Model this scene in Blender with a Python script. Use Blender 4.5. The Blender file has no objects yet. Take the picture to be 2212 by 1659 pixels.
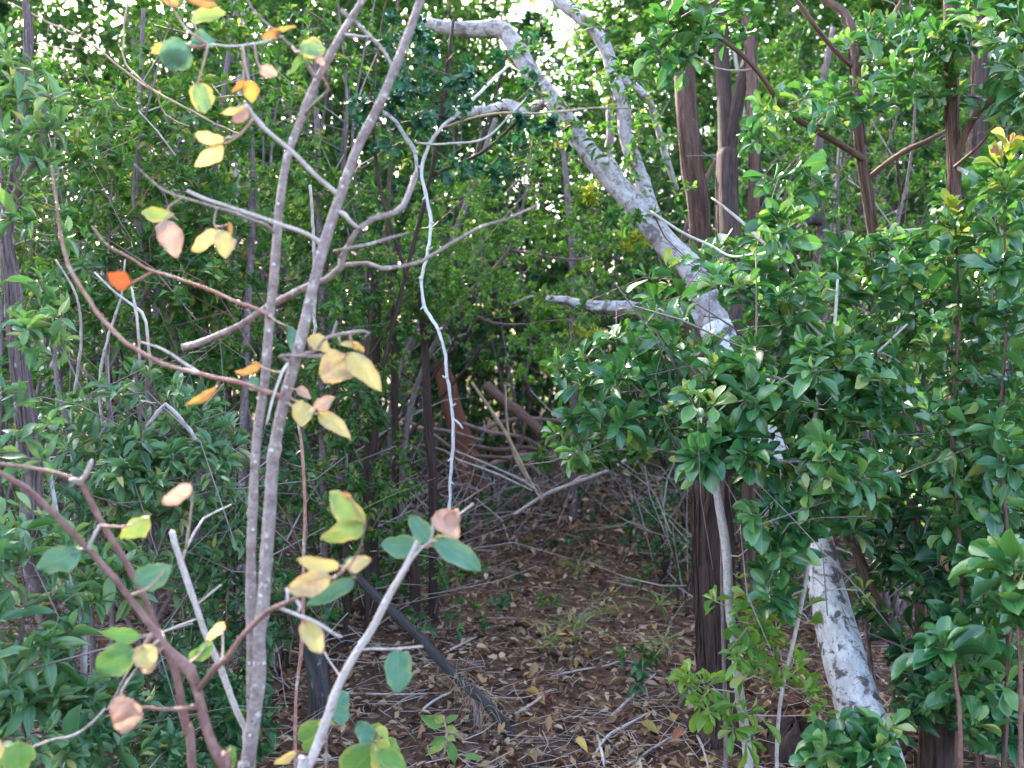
import bpy, math, random
import numpy as np
from mathutils import Vector, Matrix

SC = bpy.context.scene
COL = SC.collection
rng = np.random.default_rng(11)
random.seed(11)

# ---------------------------------------------------------------- camera
CAMZ, PITCH, FPX = 1.5, math.radians(3.0), 1920.0
cam_d = bpy.data.cameras.new('camera')
cam = bpy.data.objects.new('camera', cam_d)
COL.objects.link(cam)
cam.location = (0, 0, CAMZ)
cam.rotation_euler = (math.pi / 2 - PITCH, 0, 0)
cam_d.sensor_width = 36.0
cam_d.lens = 36.0 * FPX / 2212.0
cam_d.clip_start = 0.05
cam_d.clip_end = 600
cam_d.dof.use_dof = True
cam_d.dof.focus_distance = 2.9
cam_d.dof.aperture_fstop = 3.0
SC.camera = cam

# ---------------------------------------------------------------- sky, sun, exposure
SUN_EL, SUN_AZ = math.radians(35.0), math.radians(-24.0)    # azimuth measured from +Y (ahead), negative = to the left
world = bpy.data.worlds.new('World')
SC.world = world
world.use_nodes = True
wn = world.node_tree
wn.nodes.clear()
w_out = wn.nodes.new('ShaderNodeOutputWorld')
w_bg = wn.nodes.new('ShaderNodeBackground')
w_sky = wn.nodes.new('ShaderNodeTexSky')
w_sky.sky_type = 'NISHITA'
w_sky.sun_disc = False
w_sky.sun_elevation = SUN_EL
w_sky.sun_rotation = SUN_AZ
w_sky.air_density = 1.0
w_sky.dust_density = 4.0
w_sky.ozone_density = 1.2
w_bg.inputs['Strength'].default_value = 0.15
wn.links.new(w_sky.outputs[0], w_bg.inputs['Color'])
wn.links.new(w_bg.outputs[0], w_out.inputs['Surface'])
sun_d = bpy.data.lights.new('sun', 'SUN')
sun_d.energy = 2.7
sun_d.angle = math.radians(0.53)
sun_d.color = (1.0, 0.93, 0.82)
sun = bpy.data.objects.new('sun', sun_d)
COL.objects.link(sun)
sdir = Vector((math.sin(SUN_AZ) * math.cos(SUN_EL), math.cos(SUN_AZ) * math.cos(SUN_EL), math.sin(SUN_EL)))
sun.rotation_euler = sdir.to_track_quat('Z', 'Y').to_euler()
SC.view_settings.view_transform = 'Standard'
SC.view_settings.look = 'None'
SC.view_settings.gamma = 1.0
SC.view_settings.use_curve_mapping = False
SC.view_settings.exposure = 3.35
SC.render.engine = 'CYCLES'
cy = SC.cycles
cy.max_bounces = 8
cy.diffuse_bounces = 4
cy.glossy_bounces = 2
cy.transmission_bounces = 4
cy.transparent_max_bounces = 4
cy.caustics_reflective = False
cy.caustics_refractive = False
cy.use_denoising = True
cy.use_adaptive_sampling = True
cy.adaptive_threshold = 0.02

# ---------------------------------------------------------------- picture <-> place
CAM = np.array([0.0, 0.0, CAMZ])
FWD = np.array([0.0, math.cos(PITCH), -math.sin(PITCH)])
UPV = np.array([0.0, math.sin(PITCH), math.cos(PITCH)])
RGT = np.array([1.0, 0.0, 0.0])


def at(px, py, d):
    return CAM + d * (FWD + RGT * ((px - 1106) / FPX) + UPV * ((829.5 - py) / FPX))


def gz(x, y):
    return (0.035 * np.sin(1.3 * x + 0.7) * np.cos(0.9 * y) + 0.03 * np.sin(2.1 * y + x * 0.6)
            + 0.012 * np.sin(5.3 * x) * np.sin(4.7 * y))


def gpt(px, py, lift=0.0):
    v = FWD + RGT * ((px - 1106) / FPX) + UPV * ((829.5 - py) / FPX)
    t = -CAMZ / v[2]
    for _ in range(4):
        p = CAM + t * v
        t = (gz(p[0], p[1]) + lift - CAMZ) / v[2]
    return CAM + t * v


def unit(a):
    return a / np.maximum(np.linalg.norm(a, axis=-1, keepdims=True), 1e-9)


# ---------------------------------------------------------------- mesh builder
class MB:
    def __init__(self):
        self.v, self.luv, self.f3, self.f4, self.n = [], [], [], [], 0

    def add(self, v, luv, tris=None, quads=None):
        v = np.asarray(v, dtype=np.float64).reshape(-1, 3)
        self.v.append(v)
        self.luv.append(np.asarray(luv, dtype=np.float64).reshape(-1, 3))
        if tris is not None and len(tris):
            self.f3.append(np.asarray(tris, dtype=np.int64).reshape(-1, 3) + self.n)
        if quads is not None and len(quads):
            self.f4.append(np.asarray(quads, dtype=np.int64).reshape(-1, 4) + self.n)
        self.n += len(v)

    def mesh(self, name, mat, off=(0, 0, 0), smooth=True):
        me = bpy.data.meshes.new(name)
        v = np.concatenate(self.v) - np.asarray(off)
        luv = np.concatenate(self.luv)
        f3 = np.concatenate(self.f3) if self.f3 else np.zeros((0, 3), int)
        f4 = np.concatenate(self.f4) if self.f4 else np.zeros((0, 4), int)
        n3, n4 = len(f3), len(f4)
        me.vertices.add(len(v))
        me.vertices.foreach_set('co', v.ravel().astype(np.float32))
        me.loops.add(n3 * 3 + n4 * 4)
        me.loops.foreach_set('vertex_index', np.concatenate([f3.ravel(), f4.ravel()]).astype(np.int32))
        me.polygons.add(n3 + n4)
        st = np.concatenate([np.arange(n3) * 3, n3 * 3 + np.arange(n4) * 4]).astype(np.int32)
        me.polygons.foreach_set('loop_start', st)
        if smooth:
            me.polygons.foreach_set('use_smooth', np.ones(n3 + n4, dtype=bool))
        a = me.attributes.new('luv', 'FLOAT_VECTOR', 'POINT')
        a.data.foreach_set('vector', luv.ravel().astype(np.float32))
        me.materials.append(mat)
        me.update(calc_edges=True)
        return me

    def build(self, name, mat, parent=None, off=None, smooth=True):
        if off is None:
            off = tuple(parent.location) if parent is not None else (0, 0, 0)
        o = bpy.data.objects.new(name, self.mesh(name, mat, off, smooth))
        o.color = (0, 0, 0, 1)
        COL.objects.link(o)
        if parent is not None:
            o.parent = parent
        else:
            o.location = off
        return o


def empty(name, loc, label, cat, group=None):
    o = bpy.data.objects.new(name, None)
    o.empty_display_size = 0.1
    COL.objects.link(o)
    o.location = tuple(float(c) for c in loc)
    tag(o, label, cat, group)
    return o


def tag(o, label=None, cat=None, group=None, kind=None):
    if label:
        o['label'] = label
    if cat:
        o['category'] = cat
    if group:
        o['group'] = group
    if kind:
        o['kind'] = kind
    return o


# ---------------------------------------------------------------- tubes
def smooth_line(P, R, step):
    P = np.asarray(P, float)
    R = np.asarray(R, float)
    if len(P) == 2:
        P = np.array([P[0], (P[0] + P[1]) / 2, P[1]])
        R = np.array([R[0], (R[0] + R[1]) / 2, R[1]])
    Q = np.vstack([2 * P[0] - P[1], P, 2 * P[-1] - P[-2]])
    out, rad = [], []
    for i in range(1, len(Q) - 2):
        p0, p1, p2, p3 = Q[i - 1], Q[i], Q[i + 1], Q[i + 2]
        n = max(1, int(round(np.linalg.norm(p2 - p1) / step)))
        for k in range(n):
            t = k / n
            out.append(0.5 * ((2 * p1) + (-p0 + p2) * t + (2 * p0 - 5 * p1 + 4 * p2 - p3) * t * t
                              + (-p0 + 3 * p1 - 3 * p2 + p3) * t ** 3))
            rad.append(R[i - 1] * (1 - t) + R[i] * t)
    out.append(P[-1])
    rad.append(R[-1])
    return np.array(out), np.array(rad)


def tube(mb, P, R, sides=8, rough=0.0, rnd=0.5, seed=0, knots=0.0):
    n = len(P)
    T = np.gradient(P, axis=0)
    T = unit(T)
    ref = np.array([0.0, 1.0, 0.0])
    if abs(T[0] @ ref) > 0.92:
        ref = np.array([1.0, 0.0, 0.0])
    a = unit(ref - (ref @ T[0]) * T[0])
    A = np.zeros((n, 3))
    for i in range(n):
        a = unit(a - (a @ T[i]) * T[i])
        A[i] = a
    B = np.cross(T, A)
    s1 = sides + 1
    ang = np.arange(s1) / sides * 2 * math.pi
    L = np.concatenate([[0], np.cumsum(np.linalg.norm(np.diff(P, axis=0), axis=1))])
    rr = np.repeat(R[:, None], s1, 1)
    if rough > 0:
        g = np.random.default_rng(seed + 5)
        dz = np.zeros((n, s1))
        mr = max(R.mean(), 1e-4)
        for k in range(7):
            m = g.integers(1, 5)
            fr = g.uniform(1.0, 5.0) * 0.35 / mr * (0.3 + 0.25 * k) * 0.25
            dz += np.sin(m * ang[None, :] + g.uniform(0, 6.28) + fr * L[:, None] + 1.7 * np.sin(fr * 0.6 * L[:, None] + k)) / (1.2 + 0.35 * k)
        rr = rr * (1 + rough * dz * 0.45)
        if knots:
            for k in range(int(knots)):
                c, aa = g.uniform(0, L[-1]), g.uniform(0, 6.28)
                w = mr * g.uniform(0.5, 0.9)
                da = np.angle(np.exp(1j * (ang - aa)))
                rr = rr * (1 + 0.28 * np.exp(-((L[:, None] - c) / w) ** 2 - (da[None, :] / 0.7) ** 2))
    V = P[:, None, :] + rr[:, :, None] * (A[:, None, :] * np.cos(ang)[None, :, None] + B[:, None, :] * np.sin(ang)[None, :, None])
    luv = np.zeros((n, s1, 3))
    luv[:, :, 0] = ang[None, :] * max(R.mean(), 1e-4)
    luv[:, :, 1] = L[:, None] + rnd * 7.3
    luv[:, :, 2] = rnd
    i, j = np.meshgrid(np.arange(n - 1), np.arange(sides), indexing='ij')
    q = np.stack([i * s1 + j, i * s1 + j + 1, (i + 1) * s1 + j + 1, (i + 1) * s1 + j], -1).reshape(-1, 4)
    e0 = n * s1
    V2 = np.vstack([V.reshape(-1, 3), P[0] - T[0] * R[0] * 0.3, P[-1] + T[-1] * R[-1] * 0.6])
    l2 = np.vstack([luv.reshape(-1, 3), [[0, luv[0, 0, 1], rnd], [0, luv[-1, 0, 1], rnd]]])
    jj = np.arange(sides)
    t = np.vstack([np.stack([np.full(sides, e0), jj + 1, jj], -1),
                   np.stack([np.full(sides, e0 + 1), (n - 1) * s1 + jj, (n - 1) * s1 + jj + 1], -1)])
    mb.add(V2, l2, t, q)


def tubes_batch(mb, P, R, sides=3):
    """P (m,n,3), R (m,n): many thin twigs at once."""
    m, n = P.shape[:2]
    if m == 0:
        return
    T = unit(np.gradient(P, axis=1))
    ref = np.where(np.abs(T[..., 2:3]) > 0.9, np.array([1.0, 0, 0]), np.array([0, 0, 1.0]))
    A = unit(np.cross(T, ref))
    B = np.cross(T, A)
    ang = np.arange(sides) / sides * 2 * math.pi
    V = P[:, :, None, :] + R[:, :, None, None] * (A[:, :, None, :] * np.cos(ang)[None, None, :, None] + B[:, :, None, :] * np.sin(ang)[None, None, :, None])
    luv = np.zeros((m, n, sides, 3))
    luv[..., 0] = ang[None, None, :] * 0.01
    luv[..., 1] = np.arange(n)[None, :, None] * 0.05 + rng.random((m, 1, 1)) * 9
    luv[..., 2] = rng.random((m, 1, 1))
    i, j = np.meshgrid(np.arange(n - 1), np.arange(sides), indexing='ij')
    q = np.stack([i * sides + j, i * sides + (j + 1) % sides, (i + 1) * sides + (j + 1) % sides, (i + 1) * sides + j], -1).reshape(-1, 4)
    q = (q[None] + (np.arange(m) * n * sides)[:, None, None]).reshape(-1, 4)
    mb.add(V.reshape(-1, 3), luv.reshape(-1, 3), None, q)


# ---------------------------------------------------------------- leaf templates
def profile(shape, v):
    if shape == 'obovate':
        return np.sin(math.pi * np.clip(v, 0, 1) ** 1.5) ** 0.62 * (0.55 + 0.45 * np.clip(v * 1.6, 0, 1))
    if shape == 'lance':
        return np.sin(math.pi * np.clip(v, 0, 1) ** 0.85) ** 1.15
    if shape == 'round':
        return np.sqrt(np.clip(1 - (2 * v - 1) ** 2, 0, 1))
    if shape == 'ovate':
        return np.sin(math.pi * np.clip(v, 0, 1) ** 0.82) ** 0.66
    return np.sin(math.pi * np.clip(v, 0, 1)) ** 0.9


def leaf_template(shape, nseg, fold=0.25, droop=0.18, twist=0.0):
    if nseg == 1:
        w = 0.92
        return (np.array([(0, 0, 0), (-w, .5, fold * .4), (w, .5, fold * .4), (0, 1, -droop)], float),
                np.array([(0, 0, 0), (-1, .5, 0), (1, .5, 0), (0, 1, 0)], float), np.array([(0, 3, 1), (0, 2, 3)], int))
    vs = np.linspace(0, 1, nseg + 1)
    if shape in ('obovate', 'round'):
        vs = 1 - (1 - vs) ** (1.5 if shape == 'obovate' else 1.2)
    V, U = [(0, 0, 0)], [(0, 0, 0)]
    for v in vs[1:-1]:
        w = float(profile(shape, v))
        for s in (-1, 0, 1):
            z = -droop * v * v + (fold * w * 0.5 if s else 0) + s * twist * v
            V.append((s * w, v, z))
            U.append((s * w, v, 0))
    V.append((0, 1, -droop))
    U.append((0, 1, 0))
    F = [(0, 2, 1), (0, 3, 2)]
    for r in range(nseg - 2):
        a, b = 1 + 3 * r, 4 + 3 * r
        F += [(a, a + 1, b + 1), (a, b + 1, b), (a + 1, a + 2, b + 2), (a + 1, b + 2, b + 1)]
    a, t = 1 + 3 * (nseg - 2), len(V) - 1
    F += [(a, a + 1, t), (a + 1, a + 2, t)]
    return np.array(V, float), np.array(U, float), np.array(F, int)


def place_leaves(mb, tpl, pos, d, nrm, L, W, rnd):
    V, U, F = tpl
    side = np.cross(d, nrm)
    m = len(pos)
    pts = (pos[:, None, :] + V[None, :, 0:1] * (side * W[:, None] * 0.5)[:, None, :]
           + V[None, :, 1:2] * (d * L[:, None])[:, None, :] + V[None, :, 2:3] * (nrm * L[:, None])[:, None, :])
    luv = np.repeat(U[None], m, 0).copy()
    luv[..., 2] = rnd[:, None]
    f = (F[None] + (np.arange(m) * len(V))[:, None, None]).reshape(-1, 3)
    mb.add(pts.reshape(-1, 3), luv.reshape(-1, 3), f)


# ---------------------------------------------------------------- materials
def new_mat(name):
    m = bpy.data.materials.new(name)
    m.use_nodes = True
    nt = m.node_tree
    nt.nodes.clear()
    return m, nt, nt.nodes, nt.links


def mathn(nt, op, a, b=None, c=None, clamp=False):
    n = nt.nodes.new('ShaderNodeMath')
    n.operation = op
    n.use_clamp = clamp
    for k, x in enumerate((a, b, c)):
        if x is None:
            continue
        if isinstance(x, (int, float)):
            n.inputs[k].default_value = x
        else:
            nt.links.new(x, n.inputs[k])
    return n.outputs[0]


def mixc(nt, fac, a, b, mode='MIX'):
    n = nt.nodes.new('ShaderNodeMix')
    n.data_type = 'RGBA'
    n.blend_type = mode
    for s, x in (('Factor', fac), ('A', a), ('B', b)):
        sock = [i for i in n.inputs if i.name == s and (i.type == ('VALUE' if s == 'Factor' else 'RGBA'))][0]
        if isinstance(x, (int, float)):
            sock.default_value = x
        elif isinstance(x, (tuple, list)):
            sock.default_value = (*x[:3], 1)
        else:
            nt.links.new(x, sock)
    return [o for o in n.outputs if o.type == 'RGBA'][0]


def ramp(nt, fac, stops, interp='LINEAR'):
    n = nt.nodes.new('ShaderNodeValToRGB')
    n.color_ramp.interpolation = interp
    e = n.color_ramp.elements
    while len(e) < len(stops):
        e.new(0.5)
    for el, (p, c) in zip(e, stops):
        el.position = p
        el.color = (*c[:3], 1)
    nt.links.new(fac, n.inputs[0])
    return n.outputs[0]


def noise(nt, vec, scale, detail=3, rough=0.55, dist=0.0):
    n = nt.nodes.new('ShaderNodeTexNoise')
    n.inputs['Scale'].default_value = scale
    n.inputs['Detail'].default_value = detail
    n.inputs['Roughness'].default_value = rough
    n.inputs['Distortion'].default_value = dist
    if vec is not None:
        nt.links.new(vec, n.inputs['Vector'])
    return n.outputs[0]


def luv_nodes(nt):
    a = nt.nodes.new('ShaderNodeAttribute')
    a.attribute_name = 'luv'
    s = nt.nodes.new('ShaderNodeSeparateXYZ')
    nt.links.new(a.outputs['Vector'], s.inputs[0])
    return a.outputs['Vector'], s.outputs[0], s.outputs[1], s.outputs[2]


def leaf_mat(name, stops, rough=0.42, transl=0.35, under=(1.15, 1.2, 1.15), rib=0.35, spec=0.45, warm=(1.25, 1.3, 0.6)):
    m, nt, N, K = new_mat(name)
    vec, u, v, r = luv_nodes(nt)
    oi = N.new('ShaderNodeObjectInfo')
    sc_ = N.new('ShaderNodeSeparateColor')
    K.new(oi.outputs['Color'], sc_.inputs[0])
    rr = mathn(nt, 'FRACT', mathn(nt, 'ADD', r, mathn(nt, 'MULTIPLY', sc_.outputs[0], 0.999)))
    base = ramp(nt, rr, stops)
    tc = N.new('ShaderNodeTexCoord')
    nz = noise(nt, tc.outputs['Object'], 55, 2)
    base = mixc(nt, mathn(nt, 'MULTIPLY', nz, 0.55), base, mixc(nt, 1.0, base, (0.62, 0.7, 0.6), 'MULTIPLY'))
    ribf = mathn(nt, 'SUBTRACT', 1.0, mathn(nt, 'MULTIPLY', mathn(nt, 'ABSOLUTE', u), 9.0), clamp=True)
    base = mixc(nt, mathn(nt, 'MULTIPLY', ribf, rib), base, (0.28, 0.34, 0.13))
    ge = N.new('ShaderNodeNewGeometry')
    base2 = mixc(nt, ge.outputs['Backfacing'], base, mixc(nt, 1.0, base, under, 'MULTIPLY'))
    p = N.new('ShaderNodeBsdfPrincipled')
    K.new(base2, p.inputs['Base Color'])
    p.inputs['Specular IOR Level'].default_value = spec
    K.new(mathn(nt, 'ADD', mathn(nt, 'MULTIPLY', ge.outputs['Backfacing'], 0.25), mathn(nt, 'ADD', mathn(nt, 'MULTIPLY', nz, 0.2), rough - 0.1)), p.inputs['Roughness'])
    t = N.new('ShaderNodeBsdfTranslucent')
    K.new(mixc(nt, 1.0, base, warm, 'MULTIPLY'), t.inputs['Color'])
    ms = N.new('ShaderNodeMixShader')
    ms.inputs[0].default_value = transl
    K.new(p.outputs[0], ms.inputs[1])
    K.new(t.outputs[0], ms.inputs[2])
    o = N.new('ShaderNodeOutputMaterial')
    K.new(ms.outputs[0], o.inputs['Surface'])
    return m


def big_leaf_mat(name, main, patch, edge, vein, pstr=0.6, estr=0.7, transl=0.4, rough=0.5):
    m, nt, N, K = new_mat(name)
    vec, u, v, r = luv_nodes(nt)
    cmb = N.new('ShaderNodeCombineXYZ')
    K.new(u, cmb.inputs[0])
    K.new(mathn(nt, 'MULTIPLY', v, 2.2), cmb.inputs[1])
    K.new(mathn(nt, 'MULTIPLY', r, 37.0), cmb.inputs[2])
    n1 = noise(nt, cmb.outputs[0], 1.6, 4, 0.6)
    n2 = noise(nt, cmb.outputs[0], 9.0, 3, 0.6)
    pf = mathn(nt, 'MULTIPLY', mathn(nt, 'SUBTRACT', n1, 0.44), 6.0, clamp=True)
    c = mixc(nt, mathn(nt, 'MULTIPLY', pf, pstr), main, patch)
    au = mathn(nt, 'ABSOLUTE', u)
    # edge browning (luv.u runs to 1 at the margin)
    ef = mathn(nt, 'MULTIPLY', mathn(nt, 'SUBTRACT', mathn(nt, 'ADD', mathn(nt, 'MAXIMUM', au, mathn(nt, 'MULTIPLY', mathn(nt, 'POWER', v, 6.0), 1.0)), mathn(nt, 'MULTIPLY', n1, 0.9)), 1.12), 4.0, clamp=True)
    c = mixc(nt, mathn(nt, 'MULTIPLY', ef, estr), c, edge)
    # veins
    w = mathn(nt, 'FRACT', mathn(nt, 'MULTIPLY', mathn(nt, 'SUBTRACT', v, mathn(nt, 'MULTIPLY', au, 0.28)), 8.0))
    vf = mathn(nt, 'SUBTRACT', 1.0, mathn(nt, 'MULTIPLY', mathn(nt, 'ABSOLUTE', mathn(nt, 'SUBTRACT', w, 0.5)), 9.0), clamp=True)
    mf = mathn(nt, 'SUBTRACT', 1.0, mathn(nt, 'MULTIPLY', au, 16.0), clamp=True)
    c = mixc(nt, mathn(nt, 'MAXIMUM', mathn(nt, 'MULTIPLY', vf, 0.3), mathn(nt, 'MULTIPLY', mf, 0.7)), c, vein)
    sp = mathn(nt, 'MULTIPLY', mathn(nt, 'SUBTRACT', n2, 0.6), 10.0, clamp=True)
    c = mixc(nt, mathn(nt, 'MULTIPLY', sp, 0.5), c, (0.16, 0.09, 0.04))
    p = N.new('ShaderNodeBsdfPrincipled')
    K.new(c, p.inputs['Base Color'])
    p.inputs['Roughness'].default_value = rough
    p.inputs['Specular IOR Level'].default_value = 0.35
    b = N.new('ShaderNodeBump')
    b.inputs['Strength'].default_value = 0.25
    b.inputs['Distance'].default_value = 0.002
    K.new(mathn(nt, 'ADD', mathn(nt, 'MAXIMUM', vf, mf), n2), b.inputs['Height'])
    K.new(b.outputs[0], p.inputs['Normal'])
    t = N.new('ShaderNodeBsdfTranslucent')
    K.new(c, t.inputs['Color'])
    ms = N.new('ShaderNodeMixShader')
    ms.inputs[0].default_value = transl
    K.new(p.outputs[0], ms.inputs[1])
    K.new(t.outputs[0], ms.inputs[2])
    o = N.new('ShaderNodeOutputMaterial')
    K.new(ms.outputs[0], o.inputs['Surface'])
    return m


def bark_mat(name, c1, c2, c3, patch=None, stretch=0.25, scale=60, bump=0.6, rough=0.85, pscale=18, plim=0.55, patch2=None, crackf=0.75):
    """c1/c2 streak with the grain, c3 in the cracks, patch = lichen or stain blotches."""
    m, nt, N, K = new_mat(name)
    vec, u, v, r = luv_nodes(nt)
    cmb = N.new('ShaderNodeCombineXYZ')
    K.new(u, cmb.inputs[0])
    K.new(mathn(nt, 'MULTIPLY', v, stretch), cmb.inputs[1])
    K.new(mathn(nt, 'MULTIPLY', r, 5.0), cmb.inputs[2])
    n1 = noise(nt, cmb.outputs[0], scale, 5, 0.62)
    n2 = noise(nt, cmb.outputs[0], scale * 2.8, 4, 0.6)
    c = ramp(nt, n1, [(0.32, c1), (0.62, c2)])
    crack = mathn(nt, 'MULTIPLY', mathn(nt, 'SUBTRACT', 0.47, n2), 7.0, clamp=True)
    c = mixc(nt, mathn(nt, 'MULTIPLY', crack, crackf), c, c3)
    if patch is not None:
        n3 = noise(nt, vec, pscale, 5, 0.65, 0.3)
        f = mathn(nt, 'MULTIPLY', mathn(nt, 'SUBTRACT', n3, plim), 14.0, clamp=True)
        c = mixc(nt, f, c, patch)
    if patch2 is not None:
        n4 = noise(nt, vec, pscale * 2.3, 4, 0.7, 0.4)
        f = mathn(nt, 'MULTIPLY', mathn(nt, 'SUBTRACT', n4, 0.6), 14.0, clamp=True)
        c = mixc(nt, mathn(nt, 'MULTIPLY', f, 0.9), c, patch2)
    p = N.new('ShaderNodeBsdfPrincipled')
    K.new(c, p.inputs['Base Color'])
    p.inputs['Roughness'].default_value = rough
    p.inputs['Specular IOR Level'].default_value = 0.25
    b = N.new('ShaderNodeBump')
    b.inputs['Strength'].default_value = bump
    b.inputs['Distance'].default_value = 0.006
    K.new(mathn(nt, 'ADD', n1, n2), b.inputs['Height'])
    K.new(b.outputs[0], p.inputs['Normal'])
    o = N.new('ShaderNodeOutputMaterial')
    K.new(p.outputs[0], o.inputs['Surface'])
    return m


M = {}
M['obovate'] = leaf_mat('leaf_obovate', [(0, (0.022, 0.095, 0.032)), (0.35, (0.04, 0.145, 0.044)), (0.7, (0.075, 0.21, 0.055)), (0.93, (0.17, 0.3, 0.075)), (1, (0.32, 0.36, 0.12))], 0.31, 0.25, spec=0.7)
M['newgrowth'] = leaf_mat('leaf_new_growth', [(0, (0.12, 0.22, 0.04)), (0.45, (0.22, 0.27, 0.05)), (0.7, (0.34, 0.24, 0.08)), (0.9, (0.4, 0.18, 0.1)), (1, (0.34, 0.12, 0.1))], 0.38, 0.4)
M['lightgreen'] = leaf_mat('leaf_light_green', [(0, (0.09, 0.23, 0.035)), (0.5, (0.17, 0.31, 0.045)), (0.85, (0.27, 0.37, 0.07)), (0.97, (0.38, 0.37, 0.12))], 0.4, 0.38)
M['darkgloss'] = leaf_mat('leaf_dark_gloss', [(0, (0.016, 0.075, 0.028)), (0.6, (0.03, 0.115, 0.038)), (0.9, (0.065, 0.17, 0.05)), (1, (0.15, 0.23, 0.06))], 0.35, 0.22, spec=0.45)
M['lance'] = leaf_mat('leaf_lance', [(0, (0.042, 0.13, 0.054)), (0.4, (0.072, 0.182, 0.072)), (0.75, (0.13, 0.25, 0.1)), (0.95, (0.22, 0.31, 0.13)), (1, (0.36, 0.34, 0.12))], 0.36, 0.28, spec=0.6)
M['teal'] = leaf_mat('leaf_teal_round', [(0, (0.012, 0.075, 0.045)), (0.7, (0.022, 0.11, 0.06)), (1, (0.045, 0.15, 0.06))], 0.4, 0.25)
M['fine'] = leaf_mat('leaf_fine', [(0, (0.055, 0.18, 0.022)), (0.5, (0.095, 0.25, 0.03)), (0.9, (0.18, 0.33, 0.04)), (1, (0.36, 0.4, 0.05))], 0.42, 0.42)
M['wood'] = leaf_mat('leaf_wood', [(0, (0.024, 0.09, 0.024)), (0.4, (0.046, 0.14, 0.03)), (0.8, (0.09, 0.205, 0.04)), (0.96, (0.2, 0.26, 0.06)), (1, (0.33, 0.27, 0.12))], 0.38, 0.42, spec=0.4)
M['tuft'] = leaf_mat('leaf_yellow_tuft', [(0, (0.12, 0.22, 0.015)), (0.5, (0.3, 0.36, 0.02)), (1, (0.5, 0.48, 0.04))], 0.42, 0.4)
M['palm'] = leaf_mat('leaf_blade', [(0, (0.05, 0.13, 0.02)), (0.6, (0.09, 0.18, 0.03)), (1, (0.2, 0.22, 0.06))], 0.45, 0.3)
M['litter'] = leaf_mat('leaf_litter', [(0, (0.045, 0.021, 0.015)), (0.3, (0.135, 0.062, 0.038)), (0.6, (0.26, 0.135, 0.078)), (0.85, (0.4, 0.24, 0.145)), (0.97, (0.52, 0.4, 0.29))], 0.7, 0.12, (1, 1, 1), 0.2, 0.2, (1.1, 1, 0.8))

M['b_yellow'] = big_leaf_mat('sapling_leaf_yellow', (0.55, 0.43, 0.138), (0.585, 0.499, 0.241), (0.516, 0.284, 0.172), (0.516, 0.413, 0.189), 0.7, 0.6)
M['b_gold'] = big_leaf_mat('sapling_leaf_gold', (0.516, 0.344, 0.06), (0.473, 0.275, 0.052), (0.361, 0.155, 0.052), (0.516, 0.378, 0.12))
M['b_pink'] = big_leaf_mat('sapling_leaf_pink_brown', (0.473, 0.284, 0.215), (0.499, 0.344, 0.224), (0.31, 0.129, 0.086), (0.447, 0.284, 0.215), 0.8, 0.5)
M['b_mix'] = big_leaf_mat('sapling_leaf_yellow_to_pink', (0.533, 0.421, 0.172), (0.482, 0.284, 0.206), (0.533, 0.413, 0.129), (0.473, 0.327, 0.189), 0.95, 0.5)
M['b_red'] = big_leaf_mat('sapling_leaf_rust', (0.43, 0.103, 0.026), (0.344, 0.077, 0.034), (0.258, 0.06, 0.026), (0.43, 0.172, 0.052))
M['b_orange'] = big_leaf_mat('sapling_leaf_orange', (0.396, 0.206, 0.06), (0.31, 0.138, 0.052), (0.172, 0.077, 0.034), (0.413, 0.258, 0.086))
M['b_teal'] = big_leaf_mat('sapling_leaf_blue_green', (0.065, 0.172, 0.112), (0.095, 0.206, 0.129), (0.224, 0.292, 0.103), (0.138, 0.258, 0.155), 0.7, 0.45, 0.25)
M['b_tealy'] = big_leaf_mat('sapling_leaf_green_turning', (0.086, 0.189, 0.103), (0.258, 0.31, 0.086), (0.516, 0.378, 0.103), (0.172, 0.275, 0.12), 0.6, 0.95, 0.3)
M['b_green'] = big_leaf_mat('sapling_leaf_green', (0.095, 0.215, 0.052), (0.138, 0.258, 0.06), (0.292, 0.31, 0.086), (0.172, 0.284, 0.086), 0.7, 0.5, 0.3)
M['b_lime'] = big_leaf_mat('sapling_leaf_pale_green', (0.224, 0.327, 0.077), (0.344, 0.361, 0.086), (0.516, 0.378, 0.103), (0.31, 0.361, 0.12), 0.6, 0.8, 0.35)

M['sap_bark'] = bark_mat('bark_sapling', (0.17, 0.125, 0.115), (0.32, 0.26, 0.24), (0.1, 0.07, 0.065), (0.5, 0.45, 0.42), 1.1, 42, 0.7, 0.65, 48, 0.58, (0.11, 0.08, 0.075), 0.5)
M['sap_brown'] = bark_mat('bark_brown_twig', (0.12, 0.055, 0.045), (0.23, 0.13, 0.11), (0.07, 0.035, 0.03), (0.4, 0.32, 0.29), 1.0, 45, 0.3, 0.5, 65, 0.66, None, 0.3)
M['sap_red'] = bark_mat('bark_red_twig', (0.26, 0.09, 0.065), (0.38, 0.22, 0.18), (0.15, 0.06, 0.05), (0.42, 0.34, 0.3), 0.5, 80, 0.3, 0.5, 25, 0.55)
M['pale_bark'] = bark_mat('bark_pale_twig', (0.36, 0.31, 0.28), (0.52, 0.46, 0.42), (0.22, 0.17, 0.15), (0.26, 0.21, 0.19), 0.5, 80, 0.35, 0.7, 50, 0.6)
M['vine'] = bark_mat('bark_white_vine', (0.5, 0.46, 0.44), (0.66, 0.62, 0.6), (0.36, 0.3, 0.28), (0.4, 0.33, 0.3), 0.4, 90, 0.3, 0.7, 60, 0.62)
M['white_bark'] = bark_mat('bark_white_lichen', (0.42, 0.4, 0.41), (0.66, 0.65, 0.68), (0.3, 0.27, 0.27), (0.12, 0.1, 0.105), 0.45, 34, 0.8, 0.85, 15, 0.535, (0.08, 0.066, 0.075))
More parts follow.
